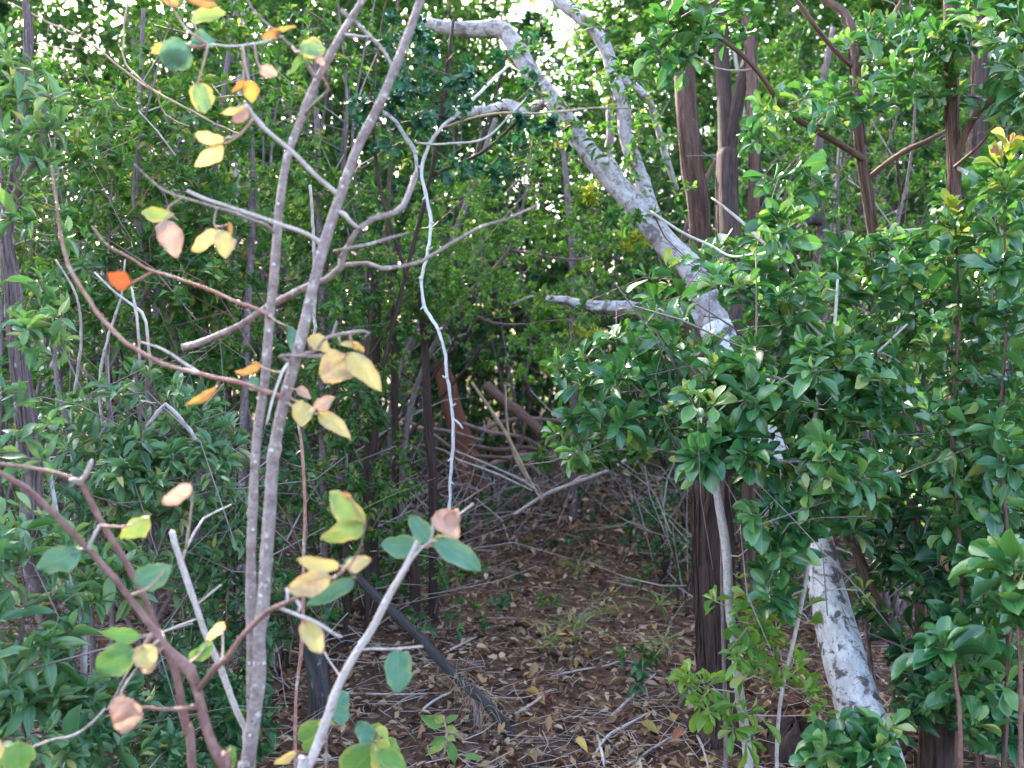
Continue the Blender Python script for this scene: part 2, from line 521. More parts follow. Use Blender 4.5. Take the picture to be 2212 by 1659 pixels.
M['grey_bark'] = bark_mat('bark_grey_white', (0.25, 0.21, 0.2), (0.45, 0.41, 0.4), (0.15, 0.12, 0.11), (0.16, 0.13, 0.125), 0.4, 36, 1.0, 0.85, 20, 0.53)
M['brown_bark'] = bark_mat('bark_fibrous_brown', (0.032, 0.019, 0.016), (0.085, 0.052, 0.043), (0.014, 0.008, 0.007), (0.12, 0.082, 0.07), 0.07, 75, 1.0, 0.9, 14, 0.63)
M['red_bark'] = bark_mat('bark_fibrous_red', (0.08, 0.042, 0.032), (0.165, 0.098, 0.078), (0.035, 0.018, 0.014), (0.24, 0.18, 0.16), 0.09, 75, 0.9, 0.9, 16, 0.62)
M['mott_bark'] = bark_mat('bark_mottled', (0.11, 0.075, 0.078), (0.21, 0.155, 0.155), (0.05, 0.033, 0.033), (0.36, 0.3, 0.29), 0.3, 50, 0.8, 0.85, 26, 0.6)
M['rust'] = bark_mat('wood_rusty_rotten', (0.14, 0.05, 0.032), (0.27, 0.1, 0.06), (0.04, 0.015, 0.01), (0.34, 0.22, 0.16), 0.09, 80, 1.0, 0.9, 14, 0.66)
M['char'] = bark_mat('wood_charred', (0.02, 0.018, 0.02), (0.06, 0.05, 0.05), (0.008, 0.007, 0.007), (0.2, 0.17, 0.16), 0.12, 60, 0.9, 0.7, 12, 0.62)
M['twig'] = bark_mat('bark_thin_twig', (0.12, 0.085, 0.082), (0.25, 0.195, 0.19), (0.08, 0.055, 0.05), None, 0.4, 60, 0.3, 0.8)
M['deadtwig'] = bark_mat('bark_dead_twig', (0.24, 0.18, 0.16), (0.46, 0.39, 0.36), (0.12, 0.08, 0.07), None, 0.4, 60, 0.3, 0.85)
M['brush'] = bark_mat('bark_brushwood', (0.13, 0.075, 0.065), (0.3, 0.2, 0.18), (0.07, 0.04, 0.035), None, 0.4, 60, 0.4, 0.85)
M['straw'] = bark_mat('dry_straw', (0.3, 0.2, 0.13), (0.5, 0.37, 0.26), (0.2, 0.12, 0.08), None, 0.4, 60, 0.2, 0.85)


def ground_mat():
    m, nt, N, K = new_mat('forest_soil')
    tc = N.new('ShaderNodeTexCoord')
    n1 = noise(nt, tc.outputs['Object'], 2.2, 5, 0.6)
    n2 = noise(nt, tc.outputs['Object'], 34, 6, 0.7)
    c = ramp(nt, n2, [(0.3, (0.045, 0.024, 0.018)), (0.5, (0.11, 0.06, 0.043)), (0.72, (0.2, 0.125, 0.095))])
    c = mixc(nt, mathn(nt, 'MULTIPLY', n1, 0.6), c, (0.07, 0.042, 0.034))
    p = N.new('ShaderNodeBsdfPrincipled')
    K.new(c, p.inputs['Base Color'])
    p.inputs['Roughness'].default_value = 0.95
    p.inputs['Specular IOR Level'].default_value = 0.15
    b = N.new('ShaderNodeBump')
    b.inputs['Strength'].default_value = 0.8
    b.inputs['Distance'].default_value = 0.02
    K.new(n2, b.inputs['Height'])
    K.new(b.outputs[0], p.inputs['Normal'])
    o = N.new('ShaderNodeOutputMaterial')
    K.new(p.outputs[0], o.inputs['Surface'])
    return m


# ---------------------------------------------------------------- ground
gx = np.concatenate([[-260, -90, -35, -18], np.linspace(-10, 10, 101), [18, 35, 90, 260]])
gy = np.concatenate([[-260, -90, -35, -16, -8, -4, -2], np.linspace(0, 16, 97), [20, 30, 50, 110, 300]])
GX, GY = np.meshgrid(gx, gy, indexing='ij')
fade = np.clip(1.5 - np.maximum(np.abs(GX), np.abs(GY)) / 30, 0, 1)
GZ = gz(GX, GY) * fade
mb = MB()
ni, nj = GX.shape
i, j = np.meshgrid(np.arange(ni - 1), np.arange(nj - 1), indexing='ij')
q = np.stack([i * nj + j, (i + 1) * nj + j, (i + 1) * nj + j + 1, i * nj + j + 1], -1).reshape(-1, 4)
mb.add(np.stack([GX, GY, GZ], -1).reshape(-1, 3), np.zeros((ni * nj, 3)), None, q)
tag(mb.build('ground', ground_mat()), 'brown forest soil under the leaf litter', kind='structure')

# ---------------------------------------------------------------- species of leaf
SPEC = {
    # shape, length, width, leaves per rosette, spread(min,max from twig axis), material
    'obovate': ('obovate', 0.088, 0.042, 9, (35, 80), 'obovate'),
    'newgrowth': ('obovate', 0.06, 0.025, 10, (15, 70), 'newgrowth'),
    'light': ('obovate', 0.075, 0.026, 6, (25, 90), 'lightgreen'),
    'dark': ('ellip', 0.078, 0.034, 8, (35, 85), 'darkgloss'),
    'bigob': ('obovate', 0.115, 0.052, 9, (40, 80), 'obovate'),
    'lance': ('ellip', 0.074, 0.023, 6, (25, 80), 'lance'),
    'teal': ('round', 0.045, 0.036, 10, (50, 95), 'teal'),
    'fine': ('ellip', 0.036, 0.018, 15, (40, 90), 'fine'),
    'tuft': ('ellip', 0.036, 0.018, 15, (40, 90), 'tuft'),
    'wood': ('ellip', 0.06, 0.026, 13, (35, 90), 'wood'),
    'woodn': ('lance', 0.07, 0.022, 13, (35, 90), 'wood'),
    'woodd': ('ellip', 0.066, 0.03, 12, (35, 90), 'darkgloss'),
}
TPL = {}


def tpl_for(shape, nseg, k=0):
    key = (shape, nseg, k)
    if key not in TPL:
        g = np.random.default_rng(k + 3)
        TPL[key] = leaf_template(shape, nseg, g.uniform(0.1, 0.5), g.uniform(-0.05, 0.42), g.uniform(-0.16, 0.16))
    return TPL[key]


LEAFMESH = {}


def leaf_mesh(spec, k):
    key = (spec, k)
    if key not in LEAFMESH:
        shape, L, W, *_ , mat = SPEC[spec]
        V, U, F = tpl_for(shape, 6, k)
        b = MB()
        v = V * np.array([W / L * 0.5, 1, 1])
        u = U.copy()
        u[:, 2] = 0.0
        b.add(v, u, F)
        LEAFMESH[key] = b.mesh('leaf', M[mat])
    return LEAFMESH[key]


def rosettes(T, D, spec, g, scale=1.0, drop=0.12):
    shape, L, W, k, (e0, e1), mat = SPEC[spec]
    m = len(T)
    idx = np.repeat(np.arange(m), k)
    ii = np.tile(np.arange(k), m)
    n = len(idx)
    d = unit(D)[idx]
    ref = np.where(np.abs(d[:, 2:3]) > 0.9, np.array([1.0, 0, 0]), np.array([0, 0, 1.0]))
    a = unit(np.cross(d, ref))
    b = np.cross(d, a)
    az = ii * 2.39996 + g.random(m)[idx] * 6.28 + g.normal(0, 0.6, n)
    el = np.radians(e0 + (e1 - e0) * (ii / max(k - 1, 1)) + g.normal(0, 15, n))
    perp = a * np.cos(az)[:, None] + b * np.sin(az)[:, None]
    ld = unit(d * np.cos(el)[:, None] + perp * np.sin(el)[:, None] + g.normal(0, 0.17, (n, 3)))
    hint = d * 0.7 + np.array([0, 0, 0.7]) + g.normal(0, 0.42, (n, 3))
    nrm = unit(hint - (hint * ld).sum(1, keepdims=True) * ld)
    ln = L * scale * (0.6 + 0.5 * (ii / max(k - 1, 1))) * g.uniform(0.65, 1.2, n) * g.uniform(0.7, 1.12, m)[idx]
    pos = T[idx] - d * (ii[:, None] * L * 0.055 * g.uniform(0.5, 1.6, (m, 1))[idx]) + perp * 0.003
    w = ln * (W / L) * g.uniform(0.85, 1.15, n)
    keep = g.random(n) > drop
    rnd = np.clip(0.17 * g.normal(0, 1, n) + g.random(m)[idx] * 0.62 + 0.05 + 0.3 * (1 - ii / max(k - 1, 1)), 0.0, 0.999)
    odd = g.random(n) > 0.965
    rnd[odd] = g.uniform(0.85, 0.999, odd.sum())
    return pos[keep], ld[keep], nrm[keep], ln[keep], w[keep], rnd[keep]


# openings between the branches through which trunks and limbs show: picture window, farthest depth, share of whorls missing there
OPEN = [(1485, 635, 1595, 735, 3.9, .9), (1365, 430, 1500, 610, 4.2, .55), (1200, 200, 1330, 400, 4.3, .2), (930, 760, 1040, 1050, 7.2, .92), (1500, 1010, 1590, 1560, 3.2, .6), (1755, 1110, 1930, 1560, 2.95, .75), (1040, 830, 1210, 1000, 6.3, .6),
        (1180, 630, 1480, 690, 4.05, .6), (1470, 150, 1640, 400, 4.4, .6), (1845, 230, 1885, 470, 3.6, .6), (2040, 120, 2080, 380, 3.1, .7), (1950, 900, 1990, 1130, 3.5, .7), (850, 700, 940, 950, 4.6, .5), (1640, 930, 1720, 1000, 3.4, .5)]


def thin_openings(T, g):
    q = T - CAM
    dz = q @ FWD
    x, y = 1106 + q @ RGT / dz * FPX, 829.5 - q @ UPV / dz * FPX
    keep = np.ones(len(T), bool)
    for x0, y0, x1, y1, dm, pr in OPEN:
        keep &= ~((x > x0 - 12) & (x < x1 + 12) & (y > y0 - 12) & (y < y1 + 12) & (dz < dm) & (g.random(len(T)) < pr))
    return T[keep] if keep.sum() >= 2 else T


class Plant:
    def __init__(self, name, label, cat, base, group=None, seed=0):
        self.root = empty(name, base, label, cat, group)
        self.g = np.random.default_rng(seed + 1000)
        self.nodes, self.nr = [], []
        self.seed = seed
        self.leaves = []

    def wood(self, pts, mat, name='branch', sides=8, rough=0.25, step=0.04, knots=0, wob=0.0, parent=None, grow=True, label=None):
        """pts: list of (px,py,depth,width_px) or (xyz, radius)."""
        P, R = [], []
        for p in pts:
            if len(p) == 4:
                P.append(at(p[0], p[1], p[2]))
                R.append(p[3] * 0.5 * p[2] / FPX)
            else:
                P.append(np.asarray(p[0], float))
                R.append(p[1])
        P, R = smooth_line(P, R, step)
        if wob:
            s = np.linspace(0, 1, len(P))[:, None] * len(P) * 0.35
            P = P + wob * np.sin(s + self.g.uniform(0, 6.28, 3)) + wob * 0.6 * np.sin(s * 2.3 + self.g.uniform(0, 6.28, 3))
        b = MB()
        tube(b, P, R, sides, rough, self.g.random(), int(self.g.integers(1e6)), knots)
        o = b.build(name, M[mat], self.root)
        if label:
            o['label'] = label
        if grow:
            self.nodes.append(P)
            self.nr.append(R)
        return P, R

    def grow(self, T, spec, twig_mat='twig', sides=4, scale=1.0, updir=0.45, outdir=None, pen=0.25, along=0.0, drop=0.12, sag=0.06, twig_r=1.0, mb=None, short=False):
        """connect the twig ends T to the wood by twigs, then set a whorl of leaves on each."""
        g = self.g
        T = thin_openings(T, g)
        N = np.concatenate(self.nodes)
        NR = np.concatenate(self.nr)
        cap = len(N) + 3 * len(T)
        buf = np.zeros((cap, 3))
        rb = np.zeros(cap)
        pl = np.zeros(cap)
        n = len(N)
        buf[:n], rb[:n] = N, NR
        d0 = np.array([np.min(np.linalg.norm(N - t, axis=1)) for t in T])
        T = T[np.argsort(d0)]
        TP, TR, TD = [], [], []
        for t in T:
            dd = np.linalg.norm(buf[:n] - t, axis=1) + pen * pl[:n] + 0.5 * np.maximum(buf[:n, 2] - t[2], 0)
            k = int(np.argmin(dd))
            s = buf[k]
            L = np.linalg.norm(t - s)
            w = g.normal(0, 0.09 * L, (2, 3))
            m1 = s * 0.66 + t * 0.34 + w[0] + np.array([0, 0, -sag * L])
            m2 = s * 0.3 + t * 0.7 + w[1] + np.array([0, 0, -sag * L])
            r0 = min(rb[k] * 0.8, (0.0022 + 0.0065 * L) * twig_r)
            r1 = 0.0013 * twig_r
            TP.append([s, m1, m2, t])
            TR.append([r0, r0 * 0.7 + r1 * 0.3, r0 * 0.35 + r1 * 0.65, r1])
            TD.append(unit(t - m2))
            for q, rq, f in ((m1, TR[-1][1], 0.34), (m2, TR[-1][2], 0.7)):
                buf[n], rb[n], pl[n] = q, rq, pl[k] + L * f
                n += 1
        TP, TR, TD = np.array(TP), np.array(TR), np.array(TD)
        own = mb is None
        b = MB() if own else mb
        tubes_batch(b, TP[:, short] if short else TP, TR[:, short] if short else TR, sides)
        if own:
            tag(b.build('twigs', M[twig_mat], self.root), kind='stuff')
        c = T.mean(0)
        D = unit(TD + np.array([0, 0, updir]) + (0.35 * unit(T - c) if outdir is None else np.asarray(outdir)))
        self.leaves.append((spec, rosettes(TP[:, 3], D, spec, g, scale, drop)))
        if along > 0:
            sel = g.random(len(TP)) < along
            for f0 in (0.35, 0.75):
                tt = TP[sel, 2] * (1 - f0) + TP[sel, 3] * f0
                if len(tt):
                    r = rosettes(tt, D[sel] + g.normal(0, 0.3, (sel.sum(), 3)), spec, g, scale * 0.95, 0.62)
                    self.leaves.append((spec, r))

    def finish(self, parts=300, nseg=4):
        """the leaves that show largest become leaf objects, the rest one foliage mesh per species"""
        if not self.leaves:
            return self.root
        score = np.concatenate([l[1][3] / np.linalg.norm(l[1][0] - CAM, axis=1) ** 3 for l in self.leaves])
        inview = []
        for spec, (pos, *_r) in self.leaves:
            q = pos - CAM
            dz = q @ FWD
            x, y = q @ RGT / dz * FPX, q @ UPV / dz * FPX
            inview.append((np.abs(x) < 1130) & (np.abs(y) < 850) & (dz > 0.2))
        inview = np.concatenate(inview)
        score = score * inview
        chosen = np.zeros(len(score), bool)
        if parts > 0:
            k = np.argsort(-score)[:parts]
            chosen[k] = score[k] > 0
        o0 = 0
        stuff = {}
        off = np.array(self.root.location)
        for spec, arr in self.leaves:
            n = len(arr[0])
            ch = chosen[o0:o0 + n]
            o0 += n
            pos, ld, nr, ln, w, rnd = arr
            side = np.cross(ld, nr)
            ratio = SPEC[spec][2] / SPEC[spec][1]
            for q in np.nonzero(ch)[0]:
                o = bpy.data.objects.new('leaf', leaf_mesh(spec, int(self.g.integers(8))))
                COL.objects.link(o)
                o.parent = self.root
                ws = w[q] / ln[q] / ratio
                p = pos[q] - off
                m = Matrix(((side[q, 0] * ln[q] * ws, ld[q, 0] * ln[q], nr[q, 0] * ln[q], p[0]),
                            (side[q, 1] * ln[q] * ws, ld[q, 1] * ln[q], nr[q, 1] * ln[q], p[1]),
                            (side[q, 2] * ln[q] * ws, ld[q, 2] * ln[q], nr[q, 2] * ln[q], p[2]),
                            (0, 0, 0, 1)))
                o.matrix_basis = m
                o.color = (rnd[q], 0, 0, 1)
            rest = ~ch
            if rest.any():
                b = stuff.setdefault(spec, MB())
                kk = self.g.integers(0, 5, n)
                for k in range(5):
                    s = rest & (kk == k)
                    if s.any():
                        place_leaves(b, tpl_for(SPEC[spec][0], nseg, k), pos[s], ld[s], nr[s], ln[s], w[s], rnd[s])
        for spec, b in stuff.items():
            tag(b.build('foliage', M[SPEC[spec][5]], self.root), kind='stuff')
        return self.root


def bark_strips(plant, P, R, n, mat, w=0.004):
    """loose fibrous strips standing proud of the trunk"""
    g = plant.g
    m = len(P)
    k = g.integers(1, max(2, m - 8), n)
    ln = g.integers(3, 8, n)
    a = g.uniform(0, 6.28, n)
    out = []
    for q in range(n):
        idx = np.clip(np.array([0, .33, .67, 1]) * ln[q] + k[q], 0, m - 1).astype(int)
        aa = a[q] + np.array([0, .04, .02, .08]) * g.normal(0, 1.5)
        off = np.stack([np.cos(aa), np.sin(aa), np.zeros(4)], -1) * (R[idx] * (1.02 + np.array([0.06, 0, 0, 0.05]) * g.uniform(0, 1.5)))[:, None]
        out.append(P[idx] + off)
    b = MB()
    tubes_batch(b, np.array(out), g.uniform(.5, 1.3, (n, 1)) * w * np.array([[.5, 1, 1, .35]]), 4)
    tag(b.build('bark_strips', M[mat], plant.root), kind='stuff')


def blob(g, px, py, d, rx, ry, rz, n, shell=0.5):
    """n points in an ellipsoid whose centre and picture radii are known (rx, ry in px at depth d, rz in m)."""
    c = at(px, py, d)
    v = unit(g.normal(0, 1, (n, 3)))
    rad = g.random(n) ** (1 / 3.0)
    rad = rad * (1 - shell) + shell * g.uniform(0.6, 1.0, n)
    v = v * rad[:, None]
    return c + v * np.array([rx * d / FPX, rz, ry * d / FPX])


def blobs(g, lst):
    return np.concatenate([blob(g, *b) for b in lst])

# ---------------------------------------------------------------- far wood (one mass behind everything)
g = np.random.default_rng(77)
mb = MB()
n = 170000
x = g.uniform(-16, 16, n)
y = g.uniform(13.5, 19, n)
top = 11.2 + 1.6 * np.sin(x * 0.7 + 1) + 1.2 * np.sin(x * 1.9) + 0.8 * np.sin(y * 1.3)
z = top * g.random(n) ** 0.8
clump = np.sin(x * 3.1 + 2 * np.sin(z * 1.7)) * np.sin(y * 2.7 + x) * np.sin(z * 3.3 + y)
gap = (np.exp(-(((x / y) - .035) / .045) ** 2) + np.exp(-(((x / y) + .5) / .05) ** 2)) * np.clip((z / y - .2) / .1, 0, 1)
s = (clump > -0.36) & (g.random(n) > .62 * gap)
pos = np.stack([x, y, z], -1)[s] + g.normal(0, 0.12, (s.sum(), 3))
n = len(pos)
d = unit(g.normal(0, 1, (n, 3)) + np.array([0, 0, -0.3]))
hint = unit(g.normal(0, 0.6, (n, 3)) + np.array([0, 0, 1.0]))
nr = unit(hint - (hint * d).sum(1, keepdims=True) * d)
L = g.uniform(0.15, 0.27, n)
place_leaves(mb, tpl_for('ellip', 1, 0), pos, d, nr, L, L * 0.5, g.random(n))
P = []
for k in range(70):
    bx, by, h = g.uniform(-15, 15), g.uniform(14, 20.5), g.uniform(3.5, 7)
    l = g.normal(0, 0.5, 2)
    P.append([[bx, by, -0.1], [bx + l[0] * 0.2, by + l[1] * .3, h * .33], [bx + l[0] * .6, by + l[1] * .6, h * .66], [bx + l[0], by + l[1], h]])
mbt = MB()
tubes_batch(mbt, np.array(P), np.repeat(np.array([[.07, .055, .04, .02]]), 70, 0), 5)
o = mb.build('far_wood', M['wood'])
tag(o, 'distant mass of sunlit leaves closing the view behind the thicket', kind='stuff')
o2 = mbt.build('trunks', M['twig'], None)
o2.parent = o
tag(o2, kind='stuff')

# ---------------------------------------------------------------- thicket: separate shrubs and small trees from 4 to 13 m


def bg_tree(x, y, h, rad, spec, nros, seed, label, group, scale=1.0, nstem=3, zlo=0.12, bark='twig', lean=(0, 0), nseg=2, along=0.3):
    base = np.array([x, y, gz(x, y) - 0.02])
    p = Plant('shrub' if h < 3.2 else 'tree', label, 'shrub' if h < 3.2 else 'tree', base, group, seed)
    g = p.g
    for s in range(nstem):
        a = g.uniform(0, 6.28)
        sp = rad * g.uniform(0.2, 0.65)
        tip = base + np.array([math.cos(a) * sp + lean[0], math.sin(a) * sp + lean[1], h * g.uniform(0.75, 0.98)])
        q = [base + np.array([math.cos(a), math.sin(a), 0]) * 0.05]
        for f in (0.25, 0.5, 0.75):
            q.append(base * (1 - f) + tip * f + g.normal(0, 0.05 * h * 0.5, 3) * np.array([1, 1, 0.3]))
        q.append(tip)
        r0 = g.uniform(0.011, 0.02) * (0.6 + h * 0.16)
        p.wood([(q[k], r0 * (1 - 0.2 * k)) for k in range(5)], bark, 'stem', 6, 0.2, 0.14)
    zz = zlo * h + (1 - zlo) * h * g.random(nros) ** 0.85
    f = (zz / h)
    pr = np.clip(np.sin(np.pi * (0.12 + 0.83 * f)), 0.2, 1)
    rr = rad * pr * np.sqrt(g.uniform(0.08, 1, nros))
    a = g.uniform(0, 6.28, nros)
    # a few hollows so that the crown has gaps
    T = np.stack([base[0] + lean[0] * f + rr * np.cos(a), base[1] + lean[1] * f + rr * np.sin(a), zz + 0.02], -1)
    hol = np.sin(T[:, 0] * 5.1 + seed) * np.sin(T[:, 1] * 4.3 + seed * 2) * np.sin(T[:, 2] * 5.7 + seed)
    T = T[hol > -0.3]
    nb = 16
    s = np.concatenate(p.nodes)[g.integers(0, sum(len(q) for q in p.nodes), nb)]
    dv = unit(g.normal(0, 1, (nb, 3)) + np.array([0, 0, 0.5])) * g.uniform(.35, 1.1, (nb, 1))
    wv = g.normal(0, .07, (nb, 3))
    b = MB()
    tubes_batch(b, np.stack([s, s + dv * .33 + wv, s + dv * .68 + wv, s + dv], 1), g.uniform(.0025, .006, (nb, 1)) * np.array([[1, .8, .6, .3]]), 3)
    tag(b.build('bare_twigs', M['deadtwig'], p.root), kind='stuff')
    p.grow(T, spec, bark, 3, scale, along=along, drop=0.12, short=[0, 2, 3] if y < 7.5 else [0, 3])
    p.finish(0, nseg)
    return p


LAND = [(40, 'the mottled left trunk'), (190, 'the red left branch'), (330, 'the pink and yellow leaves'), (470, 'the golden leaves'), (600, 'the twin sapling stems'), (780, 'the gnarled dead branch'), (940, 'the hanging vine'), (1110, 'the dark hollow'),
        (1230, 'the arched limb'), (1350, 'the second white limb'), (1490, 'the reddish trunk'), (1570, 'the forked trunk'), (1630, 'the slim reddish trunk'), (1770, 'the thin grey trunk'), (1870, 'the crooked trunk'), (1960, 'the slanting brown stem'), (2055, 'the lichen-specked trunk'), (2180, 'the right-edge shoot')]
used_labels = {}


def near_mark(x, y):
    px = 1106 + FPX * x / y
    return min(LAND, key=lambda a: abs(a[0] - px))[1]


def once(lab, alts):
    for a in [''] + alts:
        l = (lab + ' ' + a).strip()
        if l not in used_labels:
            used_labels[l] = 1
            return l
    return lab


g = np.random.default_rng(5)
kinds = [
    ('wood', 'broad-leaved shrub'), ('woodn', 'narrow-leaved shrub'), ('woodd', 'dark-leaved shrub'), ('fine', 'fine-leaved pale shrub')]
placed = []
tries = 0
while len(placed) < 100 and tries < 20000:
    tries += 1
    y = g.uniform(3.9, 13.5)
    x = g.uniform(-0.66, 0.66) * y
    rad = g.uniform(0.6, 0.95) * (0.75 + y * 0.045)
    if y < 8.6 and -0.45 - rad * 0.9 < x - 0.04 * y < 0.85 + rad * 0.55:
        continue
    if x > 0 and y < 4.7:
        continue
    if any((x - a) ** 2 + (y - b) ** 2 < (0.5 * (rad + c)) ** 2 for a, b, c in placed):
        continue
    placed.append((x, y, rad))
for k, (x, y, rad) in enumerate(placed):
    spec, nm = kinds[int(g.choice(4, p=[0.38, 0.27, 0.22, 0.13]))]
    h = g.uniform(2.4, 3.8) + max(0, y - 5.5) * g.uniform(0.25, 0.52)
    side = 'left of the leaf-strewn clearing' if x < 0 else 'right of the leaf-strewn clearing'
    band = 'at the thicket front' if y < 6.3 else ('deep in the thicket' if y < 9.5 else 'far back')
    nros = int((300 + 90 * (y >= 7.5)) * (rad / 0.9) ** 1.4 * (h / 3.2) ** 0.8)
    nros = min(nros, 620) if y < 9.5 else min(int(nros * .62), 400)
    bg_tree(x, y, h, rad, spec, nros, 100 + k, once((nm if h < 3.2 else nm.replace('shrub', 'tree')) + f' {band} behind {near_mark(x, y)}', ['and taller', 'with a pale stem', 'and sparser']), f'{nm}s {band}, {side}'.replace('shrubs', 'shrubs' if h < 3.2 else 'trees'),
            scale=(1.0 if y < 7 else (1.2 if y < 8.5 else 1.45)) * (1.2 if spec == 'fine' else 1), nstem=int(g.integers(2, 5)),
            zlo=0.04 if y < 9.5 else 0.2, nseg=2 if y < 6.6 else 1, bark=str(g.choice(['twig', 'brown_bark', 'mott_bark'])))

for k, (x, y, h, rad) in enumerate([(-3.9, 9.2, 6.2, 1.6), (-1.9, 9.6, 6.2, 1.5), (-5.8, 10.3, 6.6, 1.7), (3.6, 9.4, 6.6, 1.7), (2.4, 10.8, 6.8, 1.6), (5.6, 10.0, 6.8, 1.8), (-3.2, 11.4, 7.4, 1.8), (-7.0, 12.2, 7.2, 1.8), (7.2, 11.8, 7.2, 1.8), (4.6, 12.2, 7.4, 1.8)]):
    bg_tree(x, y, h, rad, ['wood', 'woodn'][k % 2], 640, 330 + k, once(f'{["broad", "narrow"][k % 2]}-leaved tall tree closing the canopy above {near_mark(x, y)}', ['farther back']), None, 1.75, 2, 0.45, 'mott_bark', nseg=1)

# shrubs that arch over the clearing and close its far end
for k, (x, y, h, rad, spec, n, lean, zlo, lab) in enumerate([
    (-1.35, 5.8, 2.6, 0.85, 'fine', 330, (1.1, 0.2), 0.5, 'fine-leaved bright green shrub arching from the left over the clearing'),
    (1.55, 6.4, 2.5, 0.95, 'wood', 520, (-0.8, 0.1), 0.28, 'broad-leaved shrub arching from the right over the clearing'),
    (-0.2, 9.6, 2.6, 1.1, 'woodd', 520, (0, 0), 0.06, 'dark shrub closing the far end of the clearing'),
    (1.0, 10.2, 3.2, 1.1, 'wood', 520, (-0.2, 0), 0.06, 'leafy shrub beside the dark one at the end of the clearing'),
    (0.1, 11.4, 3.4, 1.0, 'wood', 460, (0, 0), 0.03, 'leafy shrub deep behind the end of the clearing'),
    (-0.7, 12.6, 3.6, 1.2, 'wood', 460, (0, 0), 0.03, 'leafy shrub deep behind the rotten stump'),
    (0.9, 12.8, 3.6, 1.2, 'wood', 460, (0, 0), 0.03, 'leafy shrub deep behind the pale slanting stick'),
    (0.6, 9.0, 1.5, 0.75, 'wood', 300, (0, 0), 0.03, 'low leafy shrub in the brush at the end of the clearing'),
    (1.5, 8.0, 2.2, 0.8, 'woodn', 380, (-0.3, 0), 0.05, 'narrow-leaved shrub at the right of the brush heap'),
    (-1.5, 8.2, 2.9, 0.9, 'woodd', 480, (0.5, 0), 0.1, 'dark leaning shrub behind the rusty rotten stump'),
]):
    bg_tree(x, y, h, rad, spec, n, 300 + k, lab, None, 1.1, 3, zlo, 'brown_bark', lean)
# young undershoots on both sides of the clearing floor
for k, (x, y, h, rad, n) in enumerate([(-0.75, 4.6, 0.75, .35, 40), (-1.05, 5.1, 1.0, .45, 60), (-1.0, 5.9, .7, .35, 40), (-1.5, 4.4, 1.1, .5, 70),
                                       (1.35, 5.2, .9, .4, 50), (1.25, 6.3, .8, .4, 50), (0.75, 8.2, .8, .5, 60), (1.75, 4.9, 1.2, .5, 70), (-1.0, 7.2, .6, .4, 40)]):
    bg_tree(x, y, h, rad, 'woodd' if k % 2 else 'wood', n, 400 + k, once(('dark' if k % 2 else 'mid-green') + f' low undershoot at the clearing edge below {near_mark(x, y)}', ['and taller', 'farther back']), 'undershoots along the clearing', 0.85, 3, 0.1, 'brown_bark', (0, 0), 3)

g = np.random.default_rng(21)
for k, (px, py, h, rad) in enumerate([(950, 1225, .4, .26), (1000, 1165, .5, .28), (1060, 1120, .5, .3), (880, 1290, .45, .26), (800, 1330, .5, .26), (1395, 1200, .4, .26), (1440, 1260, .45, .25), (1370, 1130, .5, .3), (1130, 1130, .35, .26), (1470, 1330, .4, .22), (900, 1190, .6, .3), (830, 1230, .7, .32), (1250, 1120, .35, .25), (740, 1390, .5, .25), (620, 1450, .6, .3)]):
    c = gpt(px, py)
    bg_tree(c[0], c[1], h, rad, ['woodd', 'wood', 'woodd'][k % 3], 26, 450 + k, once(f'{["dark", "mid-green", "deep green"][k % 3]} little bush on the floor below {near_mark(c[0], c[1])}', ['and nearer', 'and smaller', 'and farther']), 'low little bushes hemming the clearing floor', 0.8, 3, 0.08, 'brown_bark', (0, 0), 3)

# ---------------------------------------------------------------- leaning white tree
p = Plant('leaning_tree', 'white-barked tree with dark blotches leaning up and left from the lower right', 'tree', gpt(1925, 1740) - np.array([0, 0, 0.02]), None, 1)
b0 = np.array(p.root.location)
p.wood([(b0 - np.array([0, 0, .08]), 0.094), (1897, 1659, 2.72, 112), (1861, 1545, 2.85, 105), (1822, 1419, 2.98, 95), (1787, 1280, 3.12, 80), (1756, 1140, 3.3, 66), (1714, 1045, 3.42, 60),
        (1658, 960, 3.55, 60), (1600, 850, 3.7, 62), (1545, 710, 3.88, 66)], 'white_bark', 'trunk', 22, 0.16, 0.03, 3)
p.wood([(1550, 722, 3.87, 56.5), (1535, 670, 3.92, 60.2), (1490, 580, 4.0, 58.4), (1432, 521, 4.1, 54.7), (1376, 448, 4.2, 52.9), (1289, 350, 4.35, 47.4), (1230, 266, 4.5, 42.0), (1187, 204, 4.6, 38.3),
        (1140, 146, 4.7, 36.5), (1114, 100, 4.78, 36.5), (1082, 62, 4.85, 36.5), (1030, 64, 4.95, 32.8), (957, 58, 5.05, 27.4), (900, 40, 5.2, 20.1)], 'grey_bark', 'limb', 16, 0.22, 0.035, 6)
p.wood([(1545, 705, 3.9, 42.0), (1500, 688, 3.93, 40.1), (1440, 678, 3.98, 34.7), (1370, 668, 4.05, 29.2), (1285, 664, 4.12, 25.5), (1225, 650, 4.2, 18.2), (1190, 646, 4.24, 13.7), (1150, 640, 4.3, 5.7), (1110, 655, 4.35, 3.4)], 'grey_bark', 'limb', 12, 0.3, 0.035, 4)
p.wood([(1420, 505, 4.12, 36.5), (1395, 420, 4.25, 32.8), (1368, 345, 4.35, 31.0), (1352, 290, 4.4, 30.1), (1345, 220, 4.45, 29.2), (1325, 160, 4.5, 27.4), (1308, 102, 4.55, 27.4), (1267, 47, 4.6, 25.5), (1205, 0, 4.7, 21.9), (1160, -60, 4.8, 16.4)], 'grey_bark', 'limb', 12, 0.25, 0.035, 4)
